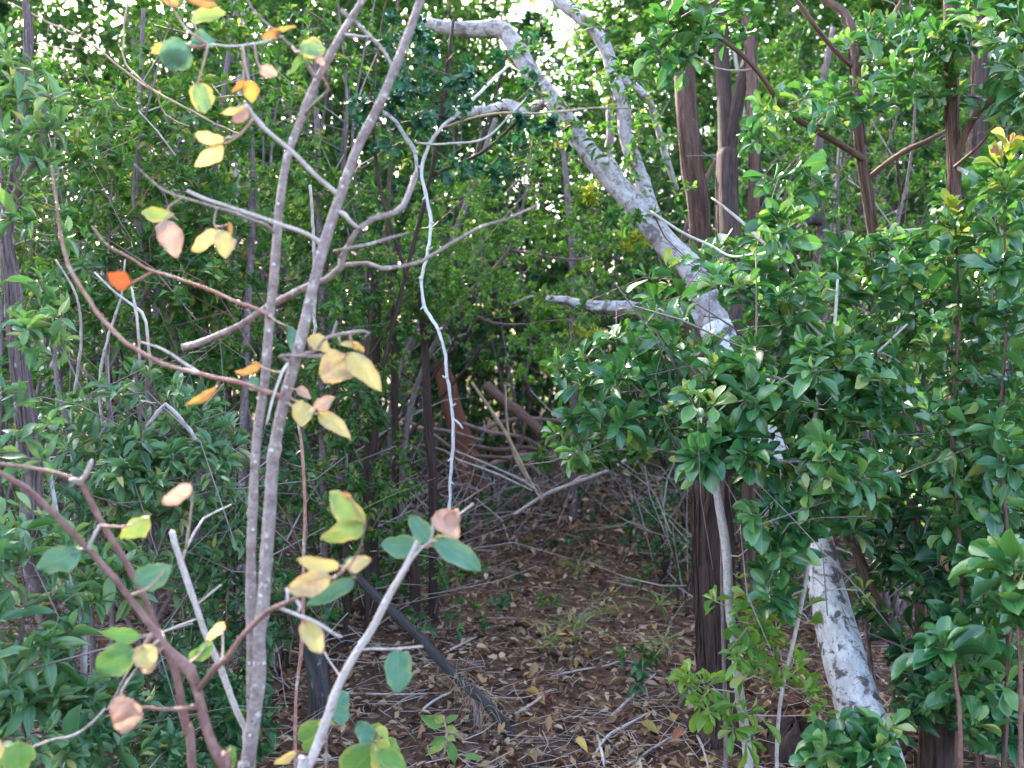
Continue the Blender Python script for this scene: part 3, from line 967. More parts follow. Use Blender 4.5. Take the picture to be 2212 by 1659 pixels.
p.wood([(1325, 160, 4.5, 16.4), (1369, 186, 4.5, 16.4), (1402, 219, 4.5, 15.5), (1420, 270, 4.55, 14.6), (1436, 328, 4.55, 14.6), (1462, 410, 4.6, 10.9)], 'grey_bark', 'branch', 10, 0.25, 0.03, 3)
p.wood([(1318, 210, 4.6, 18.2), (1320, 290, 4.6, 18.2), (1318, 340, 4.6, 16.4), (1380, 440, 4.3, 14.6)], 'grey_bark', 'branch', 10, 0.25, 0.03, 2)
p.wood([(1187, 215, 4.6, 21.9), (1139, 240, 4.75, 23.7), (1099, 228, 4.85, 23.7), (1059, 238, 4.95, 21.9), (990, 246, 5.1, 20.1), (902, 248, 5.3, 16.4)], 'grey_bark', 'branch', 10, 0.3, 0.03, 3)
p.grow(blobs(p.g, [(1290, 640, 4.0, 150, 50, .15, 14), (1420, 600, 3.9, 80, 80, .2, 10), (1330, 250, 4.3, 140, 150, .25, 44), (1240, 90, 4.55, 140, 90, .3, 26), (1180, 260, 4.35, 70, 90, .2, 16), (1450, 380, 4.1, 90, 100, .2, 20), (1370, 470, 4.0, 100, 60, .15, 12)]), 'wood', 'twig', 4, 0.9, along=0.3, drop=0.3)
p.finish(300, 4)

# ---------------------------------------------------------------- dark fibrous trunks
p = Plant('forked_tree', 'dark fibrous trunk standing on the clearing edge right of centre, forking high up', 'tree', gpt(1552, 1592), None, 2)
b0 = np.array(p.root.location)
dd = 3.35
p.wood([(b0 + np.array([0, 0, -.06]), .135), (b0 + np.array([0, 0, .03]), .105), (1552, 1545, dd + .02, 92), (1550, 1480, dd + .05, 82), (1545, 1350, dd + .1, 82), (1540, 1200, dd + .15, 86), (1541, 1050, dd + .22, 88), (1546, 930, dd + .3, 84), (1560, 800, dd + .45, 74), (1580, 690, dd + .62, 66),
        (1575, 560, dd + .9, 54), (1570, 430, dd + 1.1, 46), (1572, 330, dd + 1.2, 44)], 'brown_bark', 'trunk', 20, 0.22, 0.035, 6)
bark_strips(p, p.nodes[-1], p.nr[-1], 420, 'brown_bark', .0042)
p.wood([(1572, 345, dd + 1.2, 40), (1566, 240, dd + 1.3, 34), (1560, 140, dd + 1.4, 32), (1550, 0, dd + 1.5, 30), (1540, -120, dd + 1.6, 26)], 'brown_bark', 'limb', 12, 0.16, 0.04)
p.wood([(1573, 340, dd + 1.2, 30), (1590, 250, dd + 1.25, 28), (1600, 190, dd + 1.3, 26), (1622, 100, dd + 1.4, 24), (1630, 0, dd + 1.5, 22)], 'brown_bark', 'limb', 12, 0.16, 0.04)
p.finish(0)


def trunk_thing(pts, mat, label, seed, name='tree', sides=14, rough=0.16, knots=3, base=None, extra=(), cat='tree', group=None, part='trunk'):
    P0 = at(*pts[0][:3])
    bz = gz(P0[0], P0[1])
    base = np.array([P0[0], P0[1], bz]) if base is None else base
    p = Plant(name, label, cat, base, group, seed)
    L = list(pts)
    if P0[2] > bz + 0.03:
        L = [(np.array([base[0], base[1], bz - 0.06]), pts[0][3] * .56 * pts[0][2] / FPX)] + L
    Pw, Rw = p.wood(L, mat, part, sides, rough, 0.04, knots)
    if sides >= 12 and mat in ('brown_bark', 'red_bark', 'mott_bark'):
        bark_strips(p, Pw, Rw, 190, mat, .0032)
    for e in extra:
        p.wood(e[0], e[1] if len(e) > 1 else mat, 'branch', 8, 0.2, 0.035, 2)
    return p


trunk_thing([(1520, 900, 5.0, 44), (1512, 474, 5.0, 46), (1497, 365, 5.0, 46), (1484, 219, 5.0, 44), (1476, 80, 5.05, 42), (1468, -60, 5.1, 38)], 'red_bark', 'reddish dark trunk to the left of the forked trunk', 3).finish(0)
trunk_thing([(1620, 900, 4.5, 26), (1628, 489, 4.5, 25), (1631, 401, 4.5, 24), (1628, 255, 4.5, 24), (1622, 128, 4.6, 22), (1606, -40, 4.7, 20)], 'red_bark', 'slim straight reddish trunk right of the forked trunk', 4).finish(0)
trunk_thing([(1774, 700, 5.2, 20), (1774, 492, 5.2, 20), (1764, 410, 5.2, 18), (1770, 310, 5.2, 17), (1775, 200, 5.3, 14), (1800, 60, 5.4, 10)], 'mott_bark', 'thin grey trunk with a dark stub between the two right-hand trunks', 5,
            extra=[([(1770, 478, 5.18, 20), (1745, 478, 5.1, 18), (1722, 500, 5.0, 17)], 'char')]).finish(0)

p = trunk_thing([(1990, 1250, 3.6, 24), (1974, 1123, 3.6, 24), (1952, 901, 3.6, 24), (1915, 760, 3.6, 23), (1903, 640, 3.6, 22), (1880, 463, 3.6, 22), (1866, 370, 3.6, 22), (1856, 290, 3.6, 21), (1848, 164, 3.6, 21), (1840, 73, 3.6, 19), (1824, 29, 3.65, 17), (1777, -5, 3.7, 15), (1720, -60, 3.75, 12)],
                'red_bark', 'crooked reddish-brown trunk carrying the high rosettes at upper right', 6, 'tree', 12, 0.2, 6,
                extra=[([(1845, 145, 3.6, 12), (1822, 128, 3.58, 12), (1788, 91, 3.55, 11), (1752, 44, 3.5, 11), (1715, -8, 3.5, 9)],),
                       ([(1850, 165, 3.6, 10), (1885, 105, 3.6, 9), (1918, 50, 3.65, 8), (1960, -20, 3.7, 6)],),
                       ([(1866, 345, 3.6, 14), (1836, 325, 3.5, 14), (1785, 295, 3.35, 14), (1726, 259, 3.2, 14), (1686, 226, 3.12, 14), (1639, 157, 3.0, 12), (1588, 106, 2.95, 11), (1522, 58, 2.9, 8), (1470, 20, 2.9, 6)],),
                       ([(1628, 150, 3.0, 4), (1590, 152, 3.0, 4), (1544, 146, 3.0, 4), (1493, 117, 2.98, 4), (1455, 145, 2.95, 3)], 'pale_bark'),
                       ([(1872, 390, 3.6, 12), (1900, 366, 3.6, 12), (1952, 328, 3.55, 13), (2007, 303, 3.5, 12), (2046, 281, 3.5, 9)],),
                       ([(1884, 509, 3.6, 11), (1952, 500, 3.55, 10), (2033, 492, 3.5, 7)], 'pale_bark'),
                       ([(1863, 232, 3.6, 6), (1890, 232, 3.55, 6), (1945, 232, 3.5, 5)], 'pale_bark')])
pr6 = p
p.grow(blobs(p.g, [(1850, 195, 3.3, 120, 55, .22, 15), (1720, 230, 3.1, 60, 50, .15, 5), (1470, 60, 2.9, 70, 70, .15, 8), (1440, 140, 2.9, 50, 40, .12, 4), (1540, 40, 3, 130, 60, .1, 12), (1650, 330, 3.1, 60, 60, .1, 5), (1700, 420, 3.1, 100, 60, .1, 7), (1600, 250, 3.1, 60, 60, .1, 3), (1900, 90, 3.5, 80, 60, .2, 8)]), 'obovate', along=0.3)
p.finish(300, 4)

p = trunk_thing([(2066, 1250, 3.15, 26), (2062, 803, 3.15, 26), (2060, 640, 3.15, 26), (2062, 372, 3.15, 26), (2058, 292, 3.15, 26), (2055, 150, 3.15, 25), (2051, 0, 3.15, 24), (2046, -120, 3.2, 20)],
                'red_bark', 'upright reddish trunk with pale lichen specks near the right edge', 7, 'tree', 14, 0.18, 6,
                extra=[([(2066, 345, 3.15, 18), (2087, 285, 3.1, 16), (2117, 237, 3.05, 15), (2165, 202, 3.0, 13), (2230, 165, 2.95, 11)],),
                       ([(2062, 360, 3.12, 7), (2110, 320, 3.0, 7), (2150, 270, 2.9, 5)],),
                       ([(2066, 362, 3.14, 9), (2100, 380, 3.05, 9), (2130, 395, 3.0, 7)], 'pale_bark'),
                       ([(2062, 745, 3.1, 12), (2110, 738, 3.05, 11), (2150, 730, 3.0, 8)], 'pale_bark')])
p.grow(blobs(p.g, [(2130, 60, 2.9, 100, 90, .25, 20), (2180, 200, 2.9, 70, 80, .2, 10), (2000, 80, 3.1, 50, 70, .15, 6), (1990, 200, 3.2, 60, 60, .2, 6)]), 'obovate', along=0.3)
p.finish(260, 4)

trunk_thing([(2030, 1659, 3.0, 88), (2028, 1560, 3.05, 78), (2040, 1400, 3.2, 66), (2070, 1100, 3.5, 52), (2090, 700, 3.8, 42), (2110, 300, 4.1, 36), (2120, -60, 4.4, 30)], 'brown_bark', 'thick dark trunk at the bottom right half hidden by glossy leaves', 8).finish(0)
trunk_thing([(1952, 1460, 3.15, 19), (1918, 1364, 3.15, 19), (1890, 1291, 3.1, 19), (1854, 1200, 3.1, 18), (1803, 1105, 3.05, 17), (1770, 1010, 3.0, 14)], 'red_bark', 'slanting reddish-brown stem behind the white leaning trunk', 9, 'leaning_sapling', 10, cat='stem', part='stem').finish(0)

# left-hand trunks
p = trunk_thing([(175, 1680, 2.5, 50), (157, 1546, 2.5, 48), (142, 1455, 2.5, 46), (113, 1364, 2.5, 48), (91, 1291, 2.5, 46), (66, 1200, 2.5, 42), (68, 1000, 2.5, 40), (50, 865, 2.5, 40), (42, 792, 2.5, 38), (33, 700, 2.5, 34), (27, 610, 2.5, 30), (12, 500, 2.5, 26), (30, 400, 2.5, 20), (45, 260, 2.5, 17), (62, 109, 2.5, 15), (56, 0, 2.5, 14), (50, -90, 2.5, 12)],
                'mott_bark', 'mottled grey-brown trunk along the left edge', 10, 'tree', 14, 0.22, 8,
                extra=[([(14, 480, 2.5, 22), (40, 410, 2.45, 20), (80, 335, 2.4, 15), (95, 260, 2.4, 10), (88, 180, 2.4, 9)],)])
p.grow(blobs(p.g, [(60, 330, 2.3, 90, 90, .15, 14), (110, 230, 2.35, 40, 60, .1, 6), (40, 140, 2.4, 60, 80, .12, 8), (110, 720, 2.25, 60, 70, .1, 10), (50, 640, 2.3, 50, 60, .1, 5), (20, 900, 2.3, 50, 80, .1, 6), (100, 480, 2.4, 80, 50, .1, 6), (70, 960, 2.4, 60, 60, .12, 5)]), 'lance', along=0.35, scale=1.0)
p.finish(280, 4)
trunk_thing([(262, 1670, 2.45, 17), (226, 1583, 2.45, 17), (197, 1513, 2.45, 16), (182, 1455, 2.45, 15), (179, 1364, 2.45, 15), (160, 1291, 2.45, 14), (146, 1236, 2.45, 12), (120, 1100, 2.5, 10), (100, 960, 2.55, 7)], 'grey_bark', 'thin pale grey stem beside the mottled trunk at lower left', 11, 'slender_sapling', 8, 0.2, 4, cat='stem', part='stem').finish(0)
trunk_thing([(212, 1659, 2.9, 17), (205, 1500, 2.9, 16), (193, 1316, 2.9, 15), (175, 1229, 2.9, 14), (157, 974, 2.95, 12), (124, 828, 3.0, 10), (116, 700, 3, 8)], 'mott_bark', 'thin brown stem behind the pale grey one at lower left', 12, 'slender_sapling', 8, 0.2, 4, cat='stem', part='stem').finish(0)
trunk_thing([(268, 1640, 2.7, 26), (262, 1560, 2.7, 22), (256, 1500, 2.72, 18), (250, 1400, 2.75, 12)], 'mott_bark', 'short brown stump behind the pink leaf at lower left', 13, 'stump', 10, 0.2, 3, cat='stump').finish(0)

# stems in the half dark left of the clearing
for k, q in enumerate([[(935, 1040, 4.7, 20), (928, 956, 4.7, 20), (922, 860, 4.7, 19), (918, 755, 4.75, 17), (905, 600, 4.8, 13)],
                       [(856, 1120, 5.0, 17), (853, 900, 5.0, 16), (851, 755, 5.0, 15), (840, 560, 5.1, 12)],
                       [(800, 1180, 4.7, 34), (803, 1000, 4.7, 32), (806, 865, 4.7, 29), (812, 690, 4.8, 22), (806, 560, 4.9, 14)],
                       [(700, 1200, 4.2, 16), (696, 900, 4.2, 15), (690, 500, 4.3, 13), (680, 100, 4.5, 10)],
                       [(520, 1300, 4.0, 20), (530, 800, 4.0, 18), (545, 400, 4.2, 16), (525, 30, 4.4, 12)],
                       [(430, 1250, 4.4, 18), (440, 700, 4.4, 16), (470, 300, 4.5, 14), (520, -40, 4.6, 11)],
                       [(1240, 700, 6.5, 16), (1238, 560, 6.5, 16), (1230, 470, 6.5, 14), (1215, 300, 6.5, 10)],
                       [(330, 1150, 4.2, 17), (318, 700, 4.2, 15), (300, 350, 4.3, 12), (310, 20, 4.4, 9)]]):
    trunk_thing(q, 'brown_bark' if k < 3 else 'mott_bark', ['dark upright stem just left of the rusty rotten stump', 'thin dark stem between the vine and the thick shaded stem', 'thickest dark stem in the shade right of the twin stems', 'thin dark stem close behind the right twin stem', 'mottled thin stem just left of the twin stems', 'mottled thin stem behind the gold leaves at upper left', 'short pale-brown stem seen through the gap below the arched limb', 'mottled thin stem behind the pink and yellow leaf pair'][k], 20 + k, 'slender_sapling', 8, 0.15, 2, cat='stem', group='thin dark stems in the left-hand shade', part='stem').finish(0)
g = np.random.default_rng(9)
tone = dict(mott_bark='mottled', brown_bark='dark brown', twig='grey-brown', red_bark='reddish', pale_bark='pale')
for k in range(30):
    d = g.uniform(4.6, 9.5)
    px = g.uniform(-60, 2270)
    xw = (px - 1106) / FPX * d
    if -0.5 < xw < 1.15 and d < 8.5:
        continue
    l = g.normal(0, 60, 3)
    hz = g.uniform(-100, 400)
    w = g.uniform(7, 20)
    bk = str(g.choice(['mott_bark', 'brown_bark', 'twig', 'red_bark', 'pale_bark']))
    trunk_thing([(px, 1100 if d > 6 else 1200, d, w), (px + l[0] * .4, 850, d, w * .95), (px + l[1], 550, d, w * .85), (px + l[1] * 1.4 + l[2], hz, d + .1, w * .55)],
                bk, once(f'{tone[bk]} thin stem rising through the thicket behind {near_mark(xw, d)}', ['and farther back', 'and slanting', 'and taller']), 600 + k, 'slender_sapling', 6, 0.15, 0, cat='stem',
                group='thin stems scattered through the thicket', part='stem').finish(0)

# ---------------------------------------------------------------- rotten stump, fallen poles, charred prop
p = Plant('rotten_stump', 'rust-red rotten leaning stump with a jagged top beside the white hanging vine', 'stump', gpt(1022, 1105), None, 30)
b0 = np.array(p.root.location)
dS = float((b0 - CAM) @ FWD)
p.wood([(b0 - np.array([0, 0, .08]), .12), (1020, 1070, dS, 56), (1016, 1030, dS, 52), (1000, 960, dS, 48), (978, 880, dS, 42), (958, 815, dS, 34), (944, 780, dS, 22)], 'rust', 'trunk', 14, 0.3, 0.03, 5)
for e in ([(950, 800, dS - .02, 16), (938, 775, dS - .02, 9), (928, 752, dS - .02, 3)], [(962, 815, dS - .04, 14), (958, 790, dS - .04, 8), (951, 772, dS - .04, 3)], [(972, 850, dS - .05, 16), (976, 820, dS - .05, 9), (972, 795, dS - .05, 3)]):
    p.wood(e, 'rust', 'splinter', 6, 0.3, 0.02)
p.finish(0)


def stick(pts, mat, label, name='dead_branch', cat='branch', group=None, sides=7, rough=0.25, side=(), seed=0, part='branch', kink=0.0):
    """a lone branch: one mesh when bare, else an empty with its side twigs"""
    def conv(q):
        return [(at(*a[:3]), a[3] * .5 * a[2] / FPX) if len(a) == 4 else a for a in q]
    q = conv(pts)
    P, R = smooth_line([a[0] for a in q], [a[1] for a in q], 0.03)
    if kink:
        gk = np.random.default_rng(seed)
        P[1:-1] += gk.normal(0, kink, (len(P) - 2, 3)) * (gk.random((len(P) - 2, 1)) < .5)
    b = MB()
    tube(b, P, R, sides, rough, (seed * 0.173) % 1, seed, 2 + int(kink * 6000))
    if not side:
        o = b.build(name, M[mat], None, tuple(P[0]))
        tag(o, label, cat, group)
        return o
    e = empty(name, P[0], label, cat, group)
    b.build(part, M[mat], e)
    for s in side:
        q = conv(s)
        P2, R2 = smooth_line([a[0] for a in q], [a[1] for a in q], 0.03)
        b = MB()
        tube(b, P2, R2, max(5, sides - 2), rough, (seed * 0.37) % 1, seed + 3)
        b.build('twig', M[mat], e)
    return e


# fallen pole and tangle at the end of the clearing
def gl(px, py, lift, w, dd=None):
    q = gpt(px, py, lift)
    d = float((q - CAM) @ FWD)
    return (px, py, d, w)


stick([(1050, 834, 7.0, 22), (1114, 887, 6.8, 22), (1185, 945, 6.6, 20), (1230, 985, 6.5, 18)], 'red_bark', 'thick brown pole leaning in the shade behind the clearing', seed=41)
stick([(1105, 780, 6.6, 9), (1135, 830, 6.6, 9), (1152, 870, 6.6, 8)], 'brown_bark', 'short dark slanting branch above the brown pole', seed=42)
for k, q in enumerate([[(1000, 915, 6.6, 9), (1060, 934, 6.6, 10), (1130, 946, 6.7, 9), (1195, 985, 6.8, 8)], [(1012, 962, 6.3, 10), (1080, 972, 6.3, 10), (1140, 968, 6.4, 9), (1200, 986, 6.5, 7)],
                       [(900, 925, 6.4, 8), (960, 930, 6.4, 8), (1040, 950, 6.4, 7)], [(870, 905, 6.8, 8), (930, 935, 6.8, 8), (1000, 985, 6.7, 6)],
                       [(1020, 985, 6.2, 8), (1090, 990, 6.2, 9), (1180, 1000, 6.2, 7)], [(905, 960, 6.2, 7), (960, 975, 6.2, 7), (1010, 1010, 6.1, 6)], [(1030, 930, 6.9, 9), (1120, 905, 6.9, 10), (1240, 915, 7.0, 10), (1330, 940, 7.0, 7)], [(1100, 1000, 6.0, 6), (1125, 960, 6.0, 6), (1135, 915, 6.0, 5)], [(1040, 1010, 6.6, 12), (1130, 985, 6.6, 13), (1220, 990, 6.6, 12), (1300, 1015, 6.6, 9)], [(1180, 1010, 6.3, 9), (1215, 960, 6.3, 8), (1235, 900, 6.3, 6)]]):
    stick(q, ['brush', 'red_bark', 'brush'][k % 3], ['brown root-like branch arching over the tangle beside the rotten stump', 'pale root-like branch low in the tangle right of the rotten stump', 'reddish branch crossing behind the hanging vine', 'brown branch sloping down to the rotten stump', 'lowest pale branch of the tangle', 'reddish branch at the foot of the rotten stump', 'long reddish-brown bough at the back of the tangle', 'short pale branch leaning out of the tangle', 'thick brown bough lying across the clearing end', 'forked brown branch rising from the tangle'][k], group='tangled branches behind the stump', seed=50 + k, name='tangled_branch')
stick([(1019, 826, 5.0, 6), (1085, 923, 5.1, 8), (1120, 990, 5.15, 8), (1147, 1043, 5.2, 7), (1170, 1080, 5.2, 5)], 'straw', 'long straw-coloured stick slanting down right of the hanging vine', seed=61)
stick([(1092, 832, 5.3, 4), (1096, 919, 5.3, 5), (1112, 985, 5.3, 5), (1142, 1040, 5.3, 4)], 'straw', 'thin curved straw-coloured stick next to the longer slanting one', seed=62)
stick([(983, 974, 4.9, 4), (1037, 996, 4.9, 5), (1132, 1040, 4.95, 5), (1170, 1070, 5, 3)], 'deadtwig', 'upper of two thin dry twigs crossing the stump foot', seed=63)
stick([(986, 992, 4.8, 4), (1066, 1021, 4.8, 5), (1150, 1060, 4.9, 3)], 'deadtwig', 'lower of two thin dry twigs crossing the stump foot', seed=64)
stick([(1110, 1112, 5.5, 7), (1172, 1072, 5.55, 8), (1230, 1047, 5.6, 8), (1325, 1010, 5.7, 7), (1413, 948, 5.8, 5)], 'deadtwig', 'long dry branch rising to the right across the end of the clearing', seed=65,
      side=[[(1230, 1047, 5.6, 4), (1255, 1030, 5.6, 4), (1290, 1022, 5.6, 2)], [(1172, 1072, 5.55, 4), (1160, 1050, 5.5, 3), (1130, 1035, 5.5, 2)]])
# charred prop with its forked foot and a tuft of straw hung over it
p = Plant('charred_pole', 'charred black pole slanting down to a forked foot on the litter', 'pole', gpt(1106, 1588), None, 31)
b0 = np.array(p.root.location)
dC = float((b0 - CAM) @ FWD)
p.wood([(b0 - np.array([0, 0, .03]), .02), (1085, 1560, dC + .01, 24), (1041, 1510, dC + .06, 23), (990, 1464, dC + .13, 23), (953, 1424, dC + .2, 23), (902, 1369, dC + .3, 22), (837, 1309, dC + .42, 21), (771, 1247, dC + .55, 18), (735, 1215, dC + .62, 13)], 'char', 'pole', 10, 0.3, 0.03, 6)
p.wood([(gpt(1040, 1594) - np.array([0, 0, .03]), .013), (1034, 1565, dC + .02, 14), (1023, 1506, dC + .08, 15), (1008, 1482, dC + .12, 14)], 'mott_bark', 'prop_leg', 8, 0.3, 0.03)
p.finish(0)
g = np.random.default_rng(33)
m = 120
c = at(1010, 1490, dC + .08)
t = g.random(m)
st = np.stack([at(980 + 95 * a, 1458 + 95 * a, dC + .14 - .1 * a) for a in t]) + g.normal(0, 0.012, (m, 3)) + np.array([0, -0.02, 0.015])
dr = unit(g.normal(0, 1.1, (m, 3)) + np.array([0.45, -0.25, -0.75]))
ln = g.uniform(0.04, 0.14, m)
P = np.stack([st, st + dr * (ln * .4)[:, None] + [0, 0, .01], st + dr * (ln * .75)[:, None] + np.array([0, 0, -.01]), st + dr * ln[:, None] + np.array([0, 0, -.035])], 1)
P[..., 2] = np.maximum(P[..., 2], 0.004 + gz(P[..., 0], P[..., 1]))
mb = MB()
tubes_batch(mb, P, np.repeat([[.0008, .0008, .0007, .0005]], m, 0), 3)
tag(mb.build('straw_tuft', M['straw'], None, tuple(c)), 'tuft of dry straw hanging over the charred pole', 'straw')
# other props
trunk_thing([(690, 1500, 3.45, 44), (676, 1430, 3.5, 42), (655, 1370, 3.55, 36), (630, 1320, 3.6, 24), (618, 1290, 3.6, 12)], 'char', 'blackened grey leaning stump just right of the twin sapling stems', 32, 'burnt_stump', 12, 0.35, 4, cat='stump').finish(0)
trunk_thing([(899, 1310, 4.55, 24), (897, 1260, 4.55, 22), (895, 1205, 4.55, 20), (893, 1120, 4.6, 16)], 'brown_bark', 'dark post-like stem standing in the litter behind the slanting pale shoot', 34, 'dead_sapling', 8, 0.2, 3, cat='stem', part='stem').finish(0)
stick([(642, 905, 2.6, 5), (653, 974, 2.6, 7), (659, 1100, 2.6, 7), (656, 1193, 2.6, 8), (653, 1382, 2.6, 9), (642, 1473, 2.6, 8), (638, 1560, 2.6, 8), (at(636, 1700, 2.6) * np.array([1, 1, 0]), .005)], 'sap_red', 'thin purple-red upright stem right of the twin sapling stems', 'slender_sapling', 'stem', seed=66)
# mound right of the dark forked trunk
mb = MB()
c = gpt(1716, 1625)
nn, mm = 9, 22
th, ph = np.meshgrid(np.linspace(0.02, math.pi / 2, nn), np.arange(mm) / mm * 2 * math.pi, indexing='ij')
rad = 1 + 0.12 * np.sin(3 * ph + 2 * th) + 0.08 * np.sin(7 * ph + 5 * th) + 0.05 * np.sin(11 * ph - 9 * th)
V = np.stack([c[0] + .115 * rad * np.sin(th) * np.cos(ph), c[1] + .12 * rad * np.sin(th) * np.sin(ph), c[2] - .03 + .14 * rad * np.cos(th)], -1)
i, j = np.meshgrid(np.arange(nn - 1), np.arange(mm), indexing='ij')
q = np.stack([i * mm + j, (i + 1) * mm + j, (i + 1) * mm + (j + 1) % mm, i * mm + (j + 1) % mm], -1).reshape(-1, 4)
mb.add(np.vstack([V.reshape(-1, 3)]), np.stack([ph * .1, th * .1, ph * 0 + .3], -1).reshape(-1, 3), np.array([[0, a, (a + 1) % mm] for a in range(1, mm - 1)]), q)
tag(mb.build('earth_mound', M['brown_bark'], None, tuple(c)), 'low brown rotting mound between the dark forked trunk and the white trunk', 'mound')

# ---------------------------------------------------------------- hanging vines
stick([(1100, 140, 4.5, 6), (1000, 235, 4.2, 7), (957, 273, 4.0, 7), (928, 310, 4.0, 7), (910, 368, 4.0, 7), (919, 419, 4.0, 7), (930, 474, 4.0, 7), (924, 548, 3.95, 7), (911, 602, 3.95, 7), (917, 661, 3.95, 7), (946, 712, 3.9, 7), (961, 766, 3.9, 7), (966, 817, 3.9, 7),
       (973, 857, 3.9, 7), (979, 905, 3.9, 7), (979, 956, 3.9, 7), (973, 1029, 3.9, 7), (971, 1094, 3.9, 7), (968, 1180, 3.9, 6)], 'vine', 'long white vine hanging down the middle of the picture', 'hanging_vine', 'vine', sides=8, rough=0.45, seed=70, kink=.0014,
      side=[[(930, 478, 4, 6), (936, 482, 3.97, 4)], [(912, 604, 3.95, 5), (905, 600, 3.93, 4)], [(966, 817, 3.9, 6), (959, 815, 3.88, 4), (956, 811, 3.88, 2)], [(976, 880, 3.9, 5), (984, 872, 3.88, 3)], [(979, 905, 3.9, 5), (992, 915, 3.88, 4), (1000, 926, 3.88, 3)], [(975, 990, 3.9, 4), (968, 996, 3.88, 3)], [(919, 425, 4, 4), (912, 432, 3.98, 2)], [(926, 540, 3.95, 5), (934, 534, 3.93, 3)], [(917, 661, 3.95, 4), (908, 668, 3.93, 2)], [(948, 714, 3.9, 5), (955, 708, 3.88, 3)], [(973, 1040, 3.9, 4), (980, 1046, 3.88, 2)], [(910, 366, 4, 5), (904, 358, 3.98, 3)]], part='vine')
stick([(957, 275, 4.0, 5), (1019, 255, 4.02, 5), (1085, 244, 4.05, 5), (1150, 245, 4.1, 5), (1223, 240, 4.2, 5), (1285, 233, 4.3, 4), (1400, 235, 4.4, 3)], 'straw', 'thin yellowish vine running right from the bend of the white vine', 'thin_vine', 'vine', seed=71)
stick([(899, 308, 3.9, 5), (935, 312, 3.92, 5), (975, 310, 3.95, 5), (1048, 299, 4.0, 5), (1110, 240, 4.1, 4), (1176, 175, 4.3, 4), (1290, 100, 4.4, 3)], 'pale_bark', 'thin grey vine looping up to the leaning limb', 'thin_vine', 'vine', seed=72)
stick([(826, 241, 3.8, 8), (855, 262, 3.8, 8), (873, 292, 3.8, 9), (893, 320, 3.8, 9), (899, 343, 3.8, 9), (897, 386, 3.8, 8), (880, 436, 3.8, 6)], 'grey_bark', 'short grey curved branch above the hanging vine bend', seed=73)
stick([(1405, 456, 3.2, 5), (1470, 500, 3.15, 6), (1533, 529, 3.1, 6), (1581, 554, 3.0, 6), (1630, 549, 2.9, 6), (1668, 542, 2.8, 5)], 'pale_bark', 'thin pale twig curving below the reddish trunks', 'thin_twig', 'twig', seed=74)
stick([(1537, 427, 3.0, 4), (1570, 452, 2.95, 6), (1620, 496, 2.9, 7), (1668, 542, 2.8, 7)], 'deadtwig', 'straight twig slanting down to the bright rosette right of centre', 'thin_twig', 'twig', seed=75)
# ---------------------------------------------------------------- middle-distance leafy shrubs
def mid_shrub(base_px, stem_pts, bl, spec, label, seed, parts=300, mat='twig', nseg=4, extra=(), along=0.3, scale=1.0, name='shrub', updir=0.45, drop=0.12, twig_r=1.0, cat='shrub', pen=0.25, dens=1.5, bare=0.07):
    bx = at(*base_px)
    base = np.array([bx[0], bx[1], gz(bx[0], bx[1])])
    p = Plant(name, label, cat, base, None, seed)
    p.wood([(base - np.array([0, 0, .04]), stem_pts[0][3] * .6 * stem_pts[0][2] / FPX)] + list(stem_pts), mat, 'stem', 8, 0.2, 0.05, 3)
    for e in extra:
        p.wood(e, mat, 'stem', 7, 0.2, 0.05, 2)
    if bare:
        g = p.g
        s, dv = [], []
        for b in bl:
            m = max(2, int(b[6] * bare))
            s.append(blob(g, *b[:6], m))
            dv.append(unit(g.normal(0, 1, (m, 3)) * np.array([1, .6, 1]) + np.array([0, 0, .5])) * g.uniform(.1, .42, (m, 1)))
        s, dv = np.concatenate(s), np.concatenate(dv)
        wv = g.normal(0, .22, s.shape) * np.linalg.norm(dv, axis=1, keepdims=True)
        bb = MB()
        tubes_batch(bb, np.stack([s - dv, s - dv * .3 + wv, s + dv * .4 + wv, s + dv], 1), g.uniform(.0012, .003, (len(s), 1)) * np.array([[1.2, 1, .7, .4]]), 4)
        tag(bb.build('bare_twigs', M['sap_brown' if seed % 2 else 'twig'], p.root), kind='stuff')
    for b in bl:
        sp = b[7] if len(b) > 7 else spec
        p.grow(blob(p.g, *b[:6], int(b[6] * dens)), sp, mat, 4, scale, updir, along=along, drop=drop, twig_r=twig_r, pen=pen)
    p.finish(parts, nseg)
    return p


# round blue-green leaves, upper middle
mid_shrub((790, 1250, 4.3), [(800, 950, 4.3, 11), (850, 700, 4.25, 10), (930, 380, 4.1, 9), (960, 200, 4.1, 9), (980, 40, 4.1, 6)],
          [(930, 190, 4.0, 150, 110, .35, 34), (870, 110, 3.9, 90, 110, .25, 20), (1030, 380, 4.2, 140, 50, .2, 16), (1150, 290, 4.1, 70, 60, .2, 9), (820, 270, 3.9, 90, 80, .2, 10), (1130, 130, 4.2, 90, 60, .2, 5)],
          'teal', 'small tree with round blue-green leaves above the hanging vine', 801, 300, 'brown_bark', 4, [[(880, 600, 4.1, 9), (820, 400, 4.0, 8), (800, 200, 3.9, 6)], [(930, 380, 4.1, 9), (1040, 330, 4.15, 7), (1120, 260, 4.1, 5)]], name='small_tree', updir=0.1)
